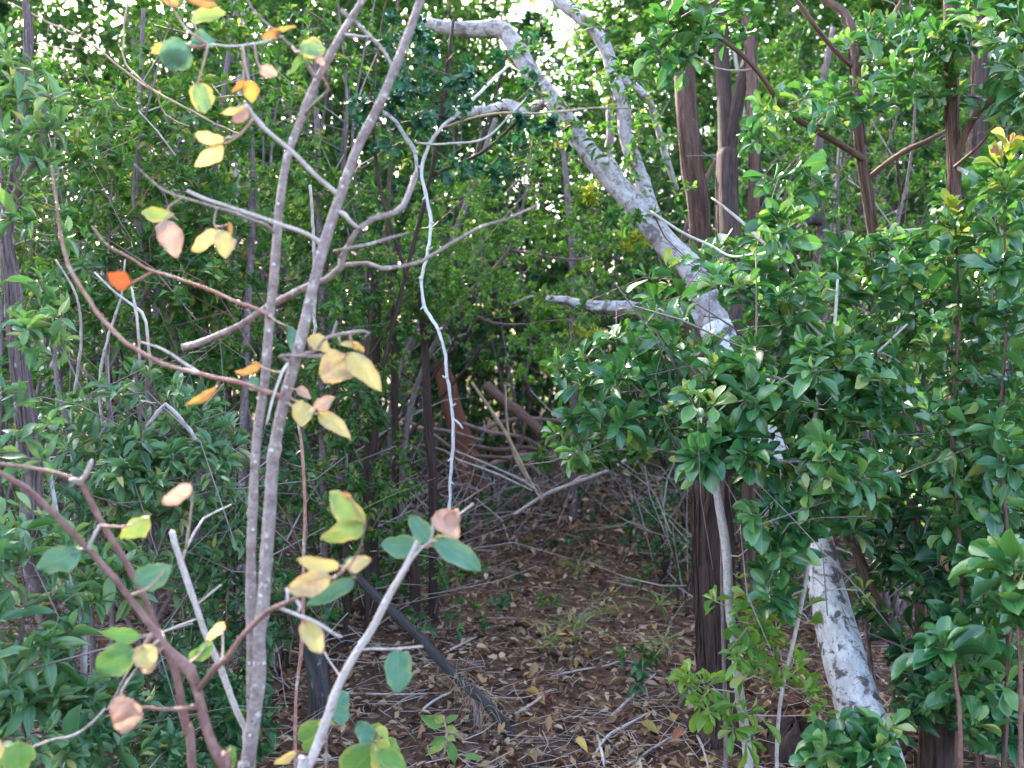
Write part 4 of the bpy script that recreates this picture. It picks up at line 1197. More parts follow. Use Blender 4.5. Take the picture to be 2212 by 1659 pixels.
# fine leaved shrub right over the dark hollow
mid_shrub((862, 1150, 5.0), [(870, 1000, 5.0, 14), (905, 820, 5.0, 12), (990, 660, 5.0, 10), (1100, 540, 5.0, 8), (1140, 400, 5.0, 5)],
          [(1120, 410, 4.9, 190, 110, .4, 80), (1150, 560, 4.8, 220, 110, .4, 90), (1020, 630, 4.7, 140, 80, .35, 50), (1220, 720, 4.7, 130, 90, .3, 50), (1350, 500, 4.9, 90, 70, .25, 20), (930, 560, 4.9, 110, 100, .3, 36), (1210, 790, 5.2, 130, 70, .3, 34),
           (1360, 505, 4.4, 50, 34, .1, 9, 'tuft'), (1290, 400, 4.6, 40, 36, .1, 7, 'tuft'), (1265, 720, 4.5, 60, 24, .1, 7, 'tuft')],
          'fine', 'fine-leaved bright green shrub with yellow tufts filling the middle above the dark hollow', 802, 0, 'twig', 3, [[(990, 660, 5, 7), (1080, 700, 4.9, 6), (1230, 690, 4.8, 4)], [(1100, 540, 5, 7), (1260, 560, 4.9, 6), (1340, 500, 4.8, 4)]])
mid_shrub((745, 1300, 4.2), [(750, 1150, 4.2, 9), (760, 950, 4.2, 8), (790, 780, 4.2, 6), (800, 640, 4.3, 4)],
          [(720, 1050, 4.0, 80, 130, .25, 26), (820, 1080, 4.3, 90, 110, .25, 24), (890, 1160, 4.7, 60, 60, .2, 10), (990, 1225, 4.6, 80, 25, .2, 6), (760, 850, 4.2, 120, 110, .3, 40), (860, 650, 4.5, 110, 110, .3, 44), (700, 650, 4.2, 100, 120, .3, 36), (650, 420, 4.3, 120, 140, .3, 36), (740, 480, 4.4, 120, 120, .3, 36)],
          'wood', 'small-leaved shrub in the shade just right of the twin stems', 808, 0, 'brown_bark', 3, [[(755, 1050, 4.2, 6), (850, 980, 4.4, 5), (960, 1080, 4.6, 3)], [(790, 780, 4.2, 5), (880, 640, 4.45, 4)]], along=0.4, scale=0.9, dens=1.3)
# drooping row of dark leaflets at the head of the clearing
mid_shrub((1530, 1150, 4.3), [(1520, 1040, 4.3, 8), (1440, 975, 4.25, 6), (1300, 975, 4.2, 5), (1200, 985, 4.2, 4), (1140, 1000, 4.2, 3)],
          [(1240, 1000, 4.2, 110, 16, .08, 14), (1370, 975, 4.2, 60, 18, .08, 8)], 'wood', 'low branch with a drooping row of dark olive leaflets at the head of the clearing', 807, 120, 'twig', 4, updir=-1.2)

# lance-leaved bushes on the left
mid_shrub((340, 1700, 2.95), [(345, 1500, 2.95, 14), (330, 1250, 3.0, 13), (320, 1050, 3.0, 11), (300, 880, 3.0, 9), (290, 780, 3.0, 6)],
          [(290, 880, 3.0, 200, 90, .3, 40), (360, 1010, 2.9, 190, 110, .3, 52), (220, 1050, 2.95, 150, 120, .3, 34), (450, 1150, 3.1, 100, 110, .25, 26), (330, 1200, 3.0, 180, 100, .3, 34), (440, 930, 3.1, 90, 90, .2, 16)],
          'lance', 'tall bush with narrow grey-green leaves filling the left side', 810, 300, 'mott_bark', 4, bare=.4, extra= [[(335, 1350, 2.97, 9), (420, 1180, 3.0, 8), (450, 1000, 3.05, 6)], [(340, 1450, 2.95, 9), (230, 1250, 2.95, 8), (190, 1050, 2.95, 6)]], along=0.5)
mid_shrub((560, 1680, 3.3), [(555, 1500, 3.3, 10), (540, 1300, 3.3, 9), (500, 1100, 3.3, 7), (480, 900, 3.4, 5)],
          [(490, 1380, 3.2, 130, 150, .25, 46), (430, 1560, 2.8, 130, 90, .25, 36), (540, 1540, 3.0, 80, 90, .2, 18), (350, 1480, 2.8, 120, 100, .2, 22), (480, 1150, 3.3, 90, 90, .25, 20), (620, 1020, 3.6, 80, 110, .25, 18), (600, 1250, 3.5, 60, 110, .2, 14)], 'dark', 'dark glossy bush low down behind the twin sapling stems', 811, 260, 'mott_bark', 4, along=0.3, scale=0.75)
mid_shrub((40, 1700, 2.3), [(50, 1560, 2.3, 10), (45, 1400, 2.3, 9), (60, 1250, 2.3, 6)],
          [(60, 1400, 2.25, 110, 130, .2, 26), (90, 1570, 2.2, 140, 90, .2, 18), (60, 1180, 2.3, 100, 100, .2, 14), (230, 1250, 2.5, 80, 80, .15, 8), (230, 1560, 2.35, 110, 80, .15, 16), (330, 1640, 2.3, 90, 40, .12, 8)], 'lance', 'low bush of long green leaves in the bottom left corner', 812, 280, 'mott_bark', 4, along=0.5, scale=1.15)
mid_shrub((240, 1300, 4.0), [(240, 1000, 4.0, 10), (230, 700, 4.0, 9), (240, 420, 4.0, 6)],
          [(260, 620, 3.9, 220, 130, .35, 60), (300, 420, 4.0, 230, 130, .4, 60), (160, 240, 4.0, 160, 130, .3, 24), (460, 560, 4.0, 110, 140, .3, 36), (420, 260, 4.1, 150, 120, .3, 34), (440, 760, 4.0, 130, 80, .3, 26)], 'woodn', 'tall narrow-leaved shrub behind the yellow leaves at upper left', 813, 120, 'mott_bark', 3, bare=.35, extra= [[(235, 800, 4, 7), (330, 600, 4.0, 6), (430, 400, 4.0, 4)]], along=0.4)

# ---------------------------------------------------------------- the leafy bushes on the right
mid_shrub((1690, 1700, 2.78), [(1678, 1640, 2.78, 9), (1688, 1500, 2.76, 9), (1715, 1380, 2.74, 9), (1742, 1240, 2.72, 10), (1748, 1100, 2.72, 11), (1750, 974, 2.72, 12), (1765, 883, 2.72, 12), (1771, 839, 2.72, 11), (1800, 720, 2.75, 8), (1810, 600, 2.8, 5)],
          [(1720, 810, 2.75, 200, 120, .28, 40), (1640, 640, 2.9, 170, 80, .25, 22), (1850, 870, 2.8, 140, 130, .28, 26),
           (1760, 1015, 2.5, 140, 70, .15, 14), (1550, 985, 2.6, 90, 40, .12, 8), (1745, 1110, 2.6, 60, 40, .1, 5), (1690, 1175, 2.6, 50, 30, .1, 4), (1630, 1090, 2.6, 60, 50, .1, 5), (1670, 1240, 2.65, 60, 60, .1, 5)],
          'obovate', 'broad bush of bright green paddle-shaped leaves right of the clearing', 820, 300, 'pale_bark', 4,
          [[(1771, 839, 2.72, 8), (1843, 803, 2.75, 7), (1890, 766, 2.78, 6), (1960, 700, 2.8, 4)], [(1748, 997, 2.7, 7), (1682, 996, 2.62, 7), (1620, 970, 2.6, 7), (1584, 934, 2.6, 6), (1550, 890, 2.62, 4)],
           [(1765, 883, 2.72, 7), (1690, 820, 2.78, 7), (1600, 800, 2.85, 4)], [(1790, 740, 2.75, 6), (1700, 660, 2.85, 6), (1600, 620, 2.9, 4)]], along=0.25)
mid_shrub((1570, 1640, 3.0), [(1566, 1500, 3.0, 9), (1560, 1250, 3.0, 9), (1562, 1050, 2.95, 9), (1560, 930, 2.9, 7), (1540, 840, 2.9, 5)],
          [(1560, 880, 2.7, 110, 110, .2, 20), (1340, 860, 3.0, 120, 90, .25, 15), (1240, 950, 3.0, 60, 60, .15, 7), (1400, 740, 3.0, 100, 70, .2, 11), (1270, 790, 3.1, 90, 60, .2, 7), (1450, 930, 2.9, 70, 60, .15, 6)],
          'obovate', 'paddle-leaved bush reaching left over the clearing in front of the dark forked trunk', 822, 300, 'twig', 4, [[(1560, 930, 2.9, 6), (1480, 850, 2.95, 6), (1340, 850, 3.0, 5), (1240, 900, 3.0, 3)], [(1540, 840, 2.9, 5), (1450, 760, 3.0, 4), (1380, 730, 3.0, 3)]], along=0.25)
mid_shrub((1900, 1720, 3.3), [(1890, 1500, 3.3, 10), (1850, 1200, 3.2, 9), (1800, 950, 3.1, 8), (1760, 700, 3.1, 6), (1700, 520, 3.1, 4)],
          [(1690, 500, 2.75, 60, 45, .1, 5), (1900, 580, 3.1, 130, 90, .25, 22), (1560, 700, 3.2, 160, 90, .25, 20), (1780, 700, 3.1, 160, 100, .25, 24), (1450, 620, 3.3, 110, 70, .2, 10), (1600, 560, 3.2, 120, 60, .2, 10)],
          'obovate', 'second paddle-leaved bush behind the broad one, reaching up to a bright rosette', 821, 300, 'twig', 4, [[(1850, 1200, 3.2, 7), (1930, 900, 3.15, 6), (1920, 620, 3.1, 4)], [(1800, 950, 3.1, 6), (1650, 760, 3.15, 5), (1480, 640, 3.25, 3)]], along=0.25)
mid_shrub((1930, 1720, 3.2), [(1930, 1500, 3.2, 9), (1925, 1250, 3.2, 8), (1900, 1050, 3.15, 7), (1880, 900, 3.1, 4)],
          [(1950, 950, 3.1, 100, 160, .25, 24), (1700, 960, 3.0, 150, 90, .2, 20), (1830, 1080, 3.0, 110, 90, .2, 16)],
          'obovate', 'paddle-leaved bush behind the upper part of the white trunk', 823, 300, 'twig', 4, [[(1925, 1250, 3.2, 6), (1820, 1080, 3.1, 5), (1700, 970, 3.05, 3)]], along=0.25)
# young shoots with coloured tips at the right edge
for k, (px, d, top, lab, tips) in enumerate([(2062, 2.55, 420, 'leafy shoot with an orange-tipped crown in front of the upright lichen-specked trunk', [(2050, 440), (2066, 480)]),
                                              (2165, 2.45, 300, 'tall leafy shoot with a yellow and orange tip at the right edge', [(2180, 310), (2160, 350)]),
                                              (2110, 2.6, 560, 'shorter leafy shoot with a single orange leaf between two taller shoots', [(2100, 560)])]):
    bx = at(px + 20, 1000, d)
    base = np.array([bx[0], bx[1], gz(bx[0], bx[1])])
    p = Plant('leafy_shoot', lab, 'shoot', base, None, 830 + k)
    p.wood([(base - np.array([0, 0, .03]), .009), (px + 15, 1300, d, 10), (px - 5, 950, d, 8), (px + 8, 700, d, 6), (px, top, d, 3)], 'red_bark', 'stem', 7, 0.2, 0.04, 3)
    nb = 27
    ys = np.linspace(top + 60, 1560, nb)
    T = np.concatenate([blob(p.g, px + p.g.normal(0, 24), yy, d, 45, 24, .08, 2) for yy in ys])
    p.grow(T, 'obovate', 'red_bark', 4, 0.95, 0.6, along=0.1)
    T = np.stack([at(a, b + 45, d - 0.02) for a, b in tips])
    p.grow(T, 'light', 'red_bark', 4, 1.0, 1.2, along=0)
    T = np.stack([at(a, b, d - 0.02) for a, b in tips])
    p.grow(T, 'newgrowth', 'red_bark', 4, 1.25, 1.5, along=0)
    p.finish(300, 4)
mid_shrub((2120, 1720, 3.1), [(2110, 1500, 3.1, 14), (2080, 1250, 3.1, 12), (2060, 1050, 3.1, 8)],
          [(2050, 1150, 3.0, 170, 150, .3, 46), (1960, 1300, 3.15, 110, 140, .25, 26), (2150, 1400, 2.9, 100, 150, .25, 30), (2060, 1480, 3.0, 120, 100, .2, 22), (2140, 1000, 2.9, 90, 100, .2, 16), (2160, 1560, 2.6, 80, 70, .15, 12), (1960, 1480, 2.9, 70, 80, .15, 10), (1960, 1180, 2.9, 90, 80, .2, 12)],
          'dark', 'dense dark glossy bush in the lower right', 840, 300, 'brown_bark', 4, [[(2110, 1400, 3.1, 9), (2000, 1250, 3.1, 8), (1950, 1200, 3.1, 5)], [(2100, 1450, 3.1, 9), (2170, 1300, 3.0, 8)]], along=0.3)
mid_shrub((2180, 1720, 3.4), [(2170, 1400, 3.4, 12), (2150, 1000, 3.4, 10), (2140, 700, 3.4, 7), (2150, 450, 3.4, 4)],
          [(2130, 700, 3.3, 110, 200, .3, 34), (2000, 720, 3.5, 90, 150, .25, 20), (2190, 980, 3.3, 70, 150, .25, 22), (1990, 1000, 3.4, 90, 120, .25, 18), (2130, 420, 3.4, 110, 120, .25, 18)],
          'obovate', 'tall paddle-leaved bush along the right edge behind the coloured shoots', 841, 240, 'twig', 4, along=0.3)
mid_shrub((2080, 1760, 2.15), [(2075, 1600, 2.15, 9), (2065, 1480, 2.15, 8), (2058, 1420, 2.15, 7), (2052, 1400, 2.15, 5)], [(2045, 1385, 2.15, 26, 22, .04, 2), (2095, 1425, 2.2, 20, 15, .04, 1)], 'bigob', 'bright rosette of large paddle leaves low at the right', 842, 60, 'sap_brown', 4, along=0, drop=0.05, updir=0.9, bare=0)
mid_shrub((2210, 1760, 2.1), [(2205, 1500, 2.1, 9), (2195, 1300, 2.1, 7), (2190, 1240, 2.1, 5)], [(2180, 1225, 2.1, 36, 40, .06, 4), (2200, 1320, 2.1, 40, 30, .05, 2)], 'bigob', 'pale large-leaved sprig touching the right edge', 843, 60, 'sap_brown', 4, along=0, drop=0.05, bare=0)
mid_shrub((1870, 1760, 2.2), [(1868, 1690, 2.2, 8), (1862, 1640, 2.2, 7), (1858, 1600, 2.2, 5)], [(1845, 1600, 2.2, 85, 36, .08, 8), (1800, 1650, 2.2, 50, 25, .06, 3), (1910, 1570, 2.25, 40, 25, .05, 2)], 'obovate', 'low leafy sprig in front of the foot of the white trunk', 844, 200, 'sap_brown', 4, along=0, scale=1.15, bare=0)
# sapling with light green leaves, pale stem in front of the dark trunk
mid_shrub((1622, 1670, 2.85), [(1617, 1659, 2.85, 22), (1610, 1583, 2.85, 21), (1599, 1510, 2.85, 21), (1588, 1400, 2.85, 20), (1576, 1309, 2.85, 20), (1570, 1200, 2.85, 20), (1558, 1116, 2.87, 19), (1548, 1054, 2.9, 17), (1545, 960, 2.95, 14), (1560, 860, 3.0, 10)],
          [(1620, 1290, 2.78, 110, 70, .12, 11), (1700, 1340, 2.78, 90, 80, .12, 10), (1550, 1440, 2.72, 90, 80, .1, 11), (1500, 1490, 2.72, 50, 50, .1, 6), (1650, 1420, 2.75, 80, 70, .12, 8), (1730, 1440, 2.8, 60, 70, .1, 6), (1610, 1550, 2.72, 60, 50, .08, 5), (1690, 1200, 2.75, 70, 50, .1, 5), (1760, 1520, 2.8, 40, 40, .08, 3), (1850, 1275, 2.78, 50, 20, .05, 2)],
          'light', 'pale-stemmed sapling with yellow-green leaves in front of the dark forked trunk', 850, 300, 'pale_bark', 4, [[(1588, 1400, 2.85, 6), (1640, 1340, 2.8, 5), (1730, 1320, 2.78, 4), (1790, 1275, 2.76, 4), (1850, 1275, 2.76, 3)]], along=0.5, drop=0.3, cat='sapling', name='sapling', bare=0, scale=0.95)

# ---------------------------------------------------------------- foreground saplings with big yellowing leaves


def big_leaf(plant, kind, bx, by, tx, ty, w, d, dt=0.0, roll=0.0, curl=0.25, wav=0.06, seed=0, attach=True, shape='ovate'):
    """leaf blade from its base to its tip (picture points at depths d and d+dt), w = full width in px"""
    g = np.random.default_rng(seed * 7 + 1)
    A, B = at(bx, by, d), at(tx, ty, d + dt)
    ax = B - A
    L = np.linalg.norm(ax)
    ax = ax / L
    view = unit((A + B) / 2 - CAM)
    side = unit(np.cross(ax, view))
    nrm = np.cross(side, ax)
    side = side * math.cos(roll) + nrm * math.sin(roll)
    nrm = np.cross(side, ax)
    if nrm @ view > 0:
        nrm = -nrm
    W = w * d / FPX
    nv, nu = 12, 7
    V, U = [], []
    ph = g.uniform(0, 6.28, 6)
    for i in range(nv + 1):
        v = i / nv
        pw = float(profile(shape, min(max(v, 0.004), 0.996))) if 0 < i < nv else 0.02
        edge = 1 + 0.07 * math.sin(9 * v + ph[0]) + 0.05 * math.sin(21 * v + ph[1])
        edge2 = 1 + 0.07 * math.sin(8 * v + ph[2]) + 0.05 * math.sin(19 * v + ph[3])
        for k in range(nu):
            u = k / (nu - 1) * 2 - 1
            e = edge if u > 0 else edge2
            x = u * pw * e * W * 0.5
            z = (0.16 * abs(u) * pw * W + wav * W * math.sin(5.5 * v + 2.4 * u + ph[4]) * (0.3 + abs(u)) - curl * L * (v - 0.35) ** 2
                 + wav * 0.5 * W * math.sin(13 * v + ph[5]) * abs(u))
            y = v * L + 0.02 * L * math.sin(ph[5] + 4 * u) * (v > 0.8) * 0.3
            V.append(A + side * x + ax * y + nrm * z)
            U.append((u, v, (seed * 0.137) % 1))
    q = []
    for i in range(nv):
        for k in range(nu - 1):
            a = i * nu + k
            q.append((a, a + 1, a + nu + 1, a + nu))
    b = MB()
    b.add(np.array(V), np.array(U), None, q)
    o = b.build('leaf', M[kind], plant.root)
    lab = {'b_yellow': 'yellow leaf', 'b_gold': 'golden yellow leaf', 'b_pink': 'pinkish brown withered leaf', 'b_mix': 'pink and yellow leaf', 'b_red': 'rust-red curled leaf', 'b_orange': 'orange-brown leaf',
           'b_teal': 'blue-green leaf', 'b_tealy': 'blue-green leaf turning yellow', 'b_green': 'green leaf', 'b_lime': 'pale green leaf with brown edge'}[kind]
    o['label'] = lab
    if attach:
        N = np.concatenate(plant.nodes)
        dd = np.linalg.norm(N - A, axis=1)
        s = N[int(np.argmin(dd))]
        if 0.004 < dd.min() < 0.16:
            m = (s + A) / 2 - np.array([0, 0, 0.12]) * dd.min()
            P, R = smooth_line([s, m, A + ax * 0.004], [.0024, .0018, .0015], 0.01)
            b = MB()
            tube(b, P, R, 5)
            b.build('petiole', M['sap_red' if seed % 2 else 'straw'], plant.root)
    return o


for k, (q, m_, lab) in enumerate([
    ([(22, 7, 2.6, 4), (110, 50, 2.6, 5), (190, 90, 2.6, 5), (285, 165, 2.65, 5), (340, 200, 2.7, 5), (415, 240, 2.7, 5), (470, 270, 2.75, 5), (520, 290, 2.8, 3)], 'straw', 'long thin yellowish vine slanting down across the upper left'),
    ([(275, -10, 2.5, 4), (266, 84, 2.5, 4), (270, 135, 2.5, 4), (310, 178, 2.5, 4), (339, 204, 2.5, 4), (357, 248, 2.55, 4), (408, 273, 2.6, 3)], 'straw', 'thin vine with a double bend hanging at upper left'),
    ([(300, 240, 2.6, 3), (340, 285, 2.6, 4), (379, 335, 2.6, 3)], 'deadtwig', 'short straight twig left of the pair of yellow leaves'),
    ([(284, 620, 2.2, 5), (292, 660, 2.2, 5), (299, 715, 2.2, 6), (302, 790, 2.25, 6)], 'pale_bark', 'pale dead stalk under the rust-red leaf'),
    ([(204, 588, 2.3, 4), (248, 631, 2.3, 5), (306, 675, 2.3, 6), (318, 720, 2.3, 6), (325, 790, 2.35, 6)], 'pale_bark', 'pale crooked dead stalk beside the one under the rust-red leaf'),
    ([(423, 950, 2.5, 7), (398, 915, 2.5, 9), (375, 888, 2.5, 10), (357, 872, 2.5, 8)], 'grey_bark', 'short grey lichen-covered stub slanting in the left bush'),
    ([(317, 921, 2.52, 8), (338, 895, 2.52, 9), (357, 872, 2.52, 6)], 'grey_bark', 'short grey stub meeting the slanting one in the left bush'),
    ([(120, 560, 2.7, 4), (165, 640, 2.7, 5), (175, 740, 2.75, 6), (160, 850, 2.8, 6)], 'deadtwig', 'thin greyish stalk left of the red curved branch'),
    ([(270, 560, 3.0, 4), (262, 640, 3.0, 5), (235, 720, 3.0, 6), (215, 830, 3.0, 6), (225, 950, 3.0, 7)], 'deadtwig', 'thin greyish stalk seen through the curve of the red branch'),
    ([(670, 400, 3.2, 7), (676, 480, 3.2, 7), (680, 600, 3.2, 8), (678, 760, 3.2, 8)], 'deadtwig', 'thin straight dead stalk between the twin stems high up')]):
    stick(q, m_, lab, 'thin_twig', 'twig', seed=200 + k, sides=6, rough=0.3, kink=.0012)

# A: twin-stemmed sapling
dA = 1.62
baseA = at(545, 1750, dA)
baseA[2] = gz(baseA[0], baseA[1])
A = Plant('yellowing_sapling', 'twin-stemmed sapling with large yellowing leaves standing closest to the camera', 'sapling', baseA, None, 900)
A.wood([(baseA + np.array([-.005, 0, -.05]), .0135), (528, 1720, dA, 29.6), (534, 1650, dA, 29.6), (549, 1546, dA, 28.8), (561, 1448, dA, 28.0), (561, 1382, dA, 27.2), (569, 1316, dA, 26.4), (574, 1229, dA, 25.6), (580, 1123, dA, 24.8), (588, 1010, dA, 24.0), (598, 938, dA, 24.0), (614, 865, dA, 23.2), (634, 792, dA, 23.2), (652, 723, dA, 22.4), (678, 610, dA, 22.4), (704, 518, dA, 23.2), (731, 437, dA, 21.6), (752, 375, dA, 20.8), (775, 312, dA, 20.0), (801, 262, dA, 20.0), (826, 212, dA, 18.4), (866, 118, dA, 17.6), (911, -5, dA, 16.0), (930, -70, dA, 14.4)],
       'sap_bark', 'stem', 16, 0.17, 0.014, 26, label='right-hand main stem')
A.wood([(baseA + np.array([-.02, .035, -.05]), .0115), (541, 1680, dA + .06, 20.8), (543, 1528, dA + .06, 20.8), (543, 1382, dA + .06, 20.8), (541, 1255, dA + .06, 20.8), (545, 1123, dA + .06, 20.0), (556, 938, dA + .06, 19.2), (571, 828, dA + .06, 19.2), (583, 682, dA + .06, 19.2), (597, 545, dA + .06, 18.4), (603, 456, dA + .06, 17.6), (620, 346, dA + .06, 17.6), (655, 248, dA + .06, 16.8), (685, 175, dA + .06, 16.0), (740, 73, dA + .06, 15.2), (788, -8, dA + .06, 13.6), (820, -70, dA + .06, 12.0)],
       'sap_bark', 'stem', 14, 0.17, 0.014, 24, label='left-hand main stem')
b = MB()
_th, _ph = np.meshgrid(np.linspace(0.05, math.pi - 0.05, 5), np.arange(7) / 7 * 2 * math.pi, indexing='ij')
_v = np.stack([np.sin(_th) * np.cos(_ph), np.sin(_th) * np.sin(_ph), np.cos(_th) * 1.3], -1)
_i, _j = np.meshgrid(np.arange(4), np.arange(7), indexing='ij')
b.add(_v.reshape(-1, 3), np.stack([_ph * .01, _th * .01, _ph * 0], -1).reshape(-1, 3), None, np.stack([_i * 7 + _j, (_i + 1) * 7 + _j, (_i + 1) * 7 + (_j + 1) % 7, _i * 7 + (_j + 1) % 7], -1).reshape(-1, 4))
bud_me = b.mesh('bud', M['vine'])
for pi in range(2):
    Pn, Rn = A.nodes[pi], A.nr[pi]
    for q in range(14, len(Pn) - 4, 9):
        a = A.g.uniform(-2.6, -0.5)
        o = bpy.data.objects.new('bud', bud_me)
        COL.objects.link(o)
        o.parent = A.root
        p_ = Pn[q] + np.array([math.cos(a), math.sin(a), 0]) * Rn[q] * .97 - np.array(A.root.location)
        o.location = p_
        s_ = A.g.uniform(.0016, .0032)
        o.scale = (s_ * 1.2, s_, s_)
brA = [
    ([(733, 421, dA, 12.0), (708, 402, dA - .01, 10.3), (674, 372, dA - .03, 9.5), (620, 318, dA - .05, 8.6), (569, 275, dA - .07, 8.6), (540, 237, dA - .08, 9.5), (531, 226, dA - .08, 6.9)], 'pale_bark'),
    ([(697, 527, dA, 12.0), (670, 510, dA - .01, 9.5), (620, 489, dA - .03, 8.6), (529, 459, dA - .05, 7.7), (456, 434, dA - .07, 7.7), (405, 411, dA - .08, 7.7)], 'pale_bark'),
    ([(598, 507, dA + .06, 8.6), (575, 487, dA + .04, 6.9), (540, 474, dA + .02, 6.0), (485, 452, dA, 6.0), (368, 419, dA - .03, 5.2), (321, 386, dA - .04, 4.3), (288, 352, dA - .05, 2.6)], 'sap_bark'),
    ([(582, 686, dA + .05, 9.5), (563, 672, dA + .03, 7.7), (437, 620, dA, 6.9), (328, 584, dA - .03, 6.0), (284, 558, dA - .04, 5.2), (233, 529, dA - .05, 4.3), (197, 490, dA - .05, 2.6)], 'sap_red'),
    ([(330, 585, dA - .03, 5.2), (300, 604, dA - .03, 5.2), (281, 615, dA - .03, 4.3)], 'sap_red'),
    ([(612, 866, dA, 14.6), (600, 854, dA - .01, 11.2), (555, 838, dA - .03, 9.5), (510, 825, dA - .04, 9.5), (419, 806, dA - .07, 8.6), (328, 774, dA - .09, 8.6), (262, 731, dA - .1, 8.6), (219, 688, dA - .1, 8.6), (182, 633, dA - .1, 7.7), (153, 582, dA - .1, 7.7), (138, 537, dA - .1, 6.9), (121, 437, dA - .1, 5.2), (112, 360, dA - .1, 3.4)], 'sap_red'),
    ([(432, 808, dA - .06, 6.0), (383, 774, dA - .06, 5.2), (340, 750, dA - .06, 4.3), (303, 737, dA - .06, 2.6)], 'pale_bark'),
    ([(636, 783, dA, 7.7), (605, 770, dA - .04, 6.0), (682, 769, dA - .06, 7.7), (747, 771, dA - .08, 6.0)], 'sap_bark'),
    ([(655, 762, dA - .05, 3.4), (682, 757, dA - .07, 5.2), (695, 740, dA - .08, 6.9), (711, 729, dA - .08, 7.7), (766, 718, dA - .09, 6.9), (796, 719, dA - .09, 6.9), (786, 729, dA - .09, 3.4)], 'sap_bark'),
    ([(716, 728, dA - .08, 6.0), (724, 706, dA - .08, 5.2), (729, 692, dA - .08, 3.4)], 'sap_bark'),
    ([(630, 776, dA, 6.9), (610, 805, dA - .02, 6.0), (597, 840, dA - .02, 5.2), (583, 890, dA - .02, 4.3), (575, 915, dA - .02, 2.6)], 'vine'),
    ([(728, 455, dA, 9.5), (745, 463, dA - .01, 8.6), (758, 478, dA - .01, 8.6), (774, 492, dA + .01, 7.7)], 'pale_bark'),
    ([(740, 73, dA + .06, 6.0), (766, 78, dA + .03, 4.3), (800, 78, dA, 3.4)], 'pale_bark'),
    ([(737, 20, dA + .06, 7.7), (790, 68, dA + .06, 7.7), (835, 120, dA + .04, 7.7), (850, 150, dA + .02, 5.2)], 'sap_bark'),
    ([(686, 172, dA + .06, 7.7), (650, 120, dA + .03, 6.0), (600, 72, dA, 5.2), (555, 30, dA, 4.3), (525, -20, dA, 3.4)], 'sap_bark'),
    ([(612, 78, dA, 3.4), (560, 93, dA - .02, 4.3), (500, 98, dA - .03, 4.3), (450, 96, dA - .04, 3.4)], 'vine'),
    ([(655, 250, dA + .06, 6.9), (680, 222, dA + .03, 6.0), (712, 194, dA, 5.2)], 'sap_bark'),
    ([(468, 450, dA - .05, 3.4), (462, 480, dA - .05, 3.4), (468, 498, dA - .05, 2.6)], 'straw'),
    ([(398, 424, dA - .05, 2.6), (360, 452, dA - .05, 2.6), (385, 474, dA - .05, 2.6)], 'straw'),
]
for q, m in brA:
    A.wood(q, m, 'branch', 9, 0.24, 0.01, 10, 0.0009)
LA = [  # kind, base, tip, width, depth offset, tip offset, roll, curl
    ('b_teal', 408, 96, 352, 140, 72, -.05, .01, .1, .1), ('b_gold', 402, 95, 326, 118, 46, -.02, .02, .5, .2), ('b_teal', 412, 96, 464, 84, 44, -.03, .01, .6, .2), ('b_tealy', 412, 100, 440, 80, 30, -.02, .02, .9, .3),
    ('b_orange', 350, -18, 385, 14, 30, -.02, .01, .3, .2), ('b_orange', 400, -10, 470, 12, 30, -.02, .01, .3, .2), ('b_lime', 412, 44, 487, 22, 34, -.02, .02, .4, .3),
    ('b_orange', 600, 60, 566, 86, 22, -.02, .01, .4, .2), ('b_gold', 600, 66, 640, 56, 14, -.02, 0, .7, .2), ('b_tealy', 648, 108, 704, 104, 46, -.03, .02, .3, .3), ('b_pink', 684, 120, 700, 140, 20, -.03, 0, .3, .2), ('b_green', 658, 112, 622, 164, 22, 0, .01, .8, .2),
    ('b_pink', 560, 150, 600, 160, 30, -.04, .01, .2, .2), ('b_gold', 538, 172, 545, 222, 34, -.04, .01, .1, .3), ('b_orange', 528, 172, 500, 200, 18, -.03, .01, .6, .2),
    ('b_tealy', 424, 178, 446, 244, 52, -.04, .02, .2, .25), ('b_yellow', 532, 228, 478, 250, 22, -.08, 0, .7, .3), ('b_pink', 538, 234, 503, 264, 26, -.09, -.01, .4, .3),
    ('b_yellow', 484, 302, 416, 292, 30, -.06, .0, .3, .4), ('b_yellow', 482, 310, 424, 362, 36, -.06, -.01, .4, .3),
    ('b_lime', 372, 462, 299, 462, 32, -.05, .02, .2, .3), ('b_pink', 352, 474, 384, 552, 54, -.06, -.01, .1, .2), ('b_yellow', 466, 498, 414, 546, 36, -.05, .01, .4, .4), ('b_yellow', 478, 496, 490, 556, 46, -.06, -.01, .2, .3), ('b_orange', 494, 480, 500, 510, 12, -.05, 0, .3, .2),
    ('b_red', 281, 616, 232, 592, 40, -.03, -.02, .2, .5),
    ('b_yellow', 664, 730, 716, 756, 36, -.07, .0, .5, .3), ('b_yellow', 732, 742, 788, 752, 22, -.08, 0, .8, .3), ('b_gold', 760, 746, 788, 756, 16, -.09, 0, .4, .2),
    ('b_mix', 745, 764, 704, 826, 76, -.08, -.02, .05, .15), ('b_yellow', 748, 762, 822, 838, 50, -.09, -.03, .15, .35),
    ('b_pink', 640, 838, 672, 860, 22, -.02, -.01, .5, .3), ('b_yellow', 654, 866, 654, 920, 46, -.03, -.03, .1, .15), ('b_pink', 682, 884, 722, 858, 34, -.04, -.02, .3, .3), ('b_yellow', 688, 892, 758, 942, 38, -.04, -.03, .5, .45),
    ('b_orange', 565, 788, 510, 808, 26, -.02, -.02, .6, .4), ('b_orange', 470, 834, 404, 880, 24, 0, -.02, .7, .3), ('b_teal', 622, 700, 640, 770, 26, .03, 0, .6, .2), ('b_teal', 560, 842, 540, 812, 28, .02, 0, .6, .2),
]
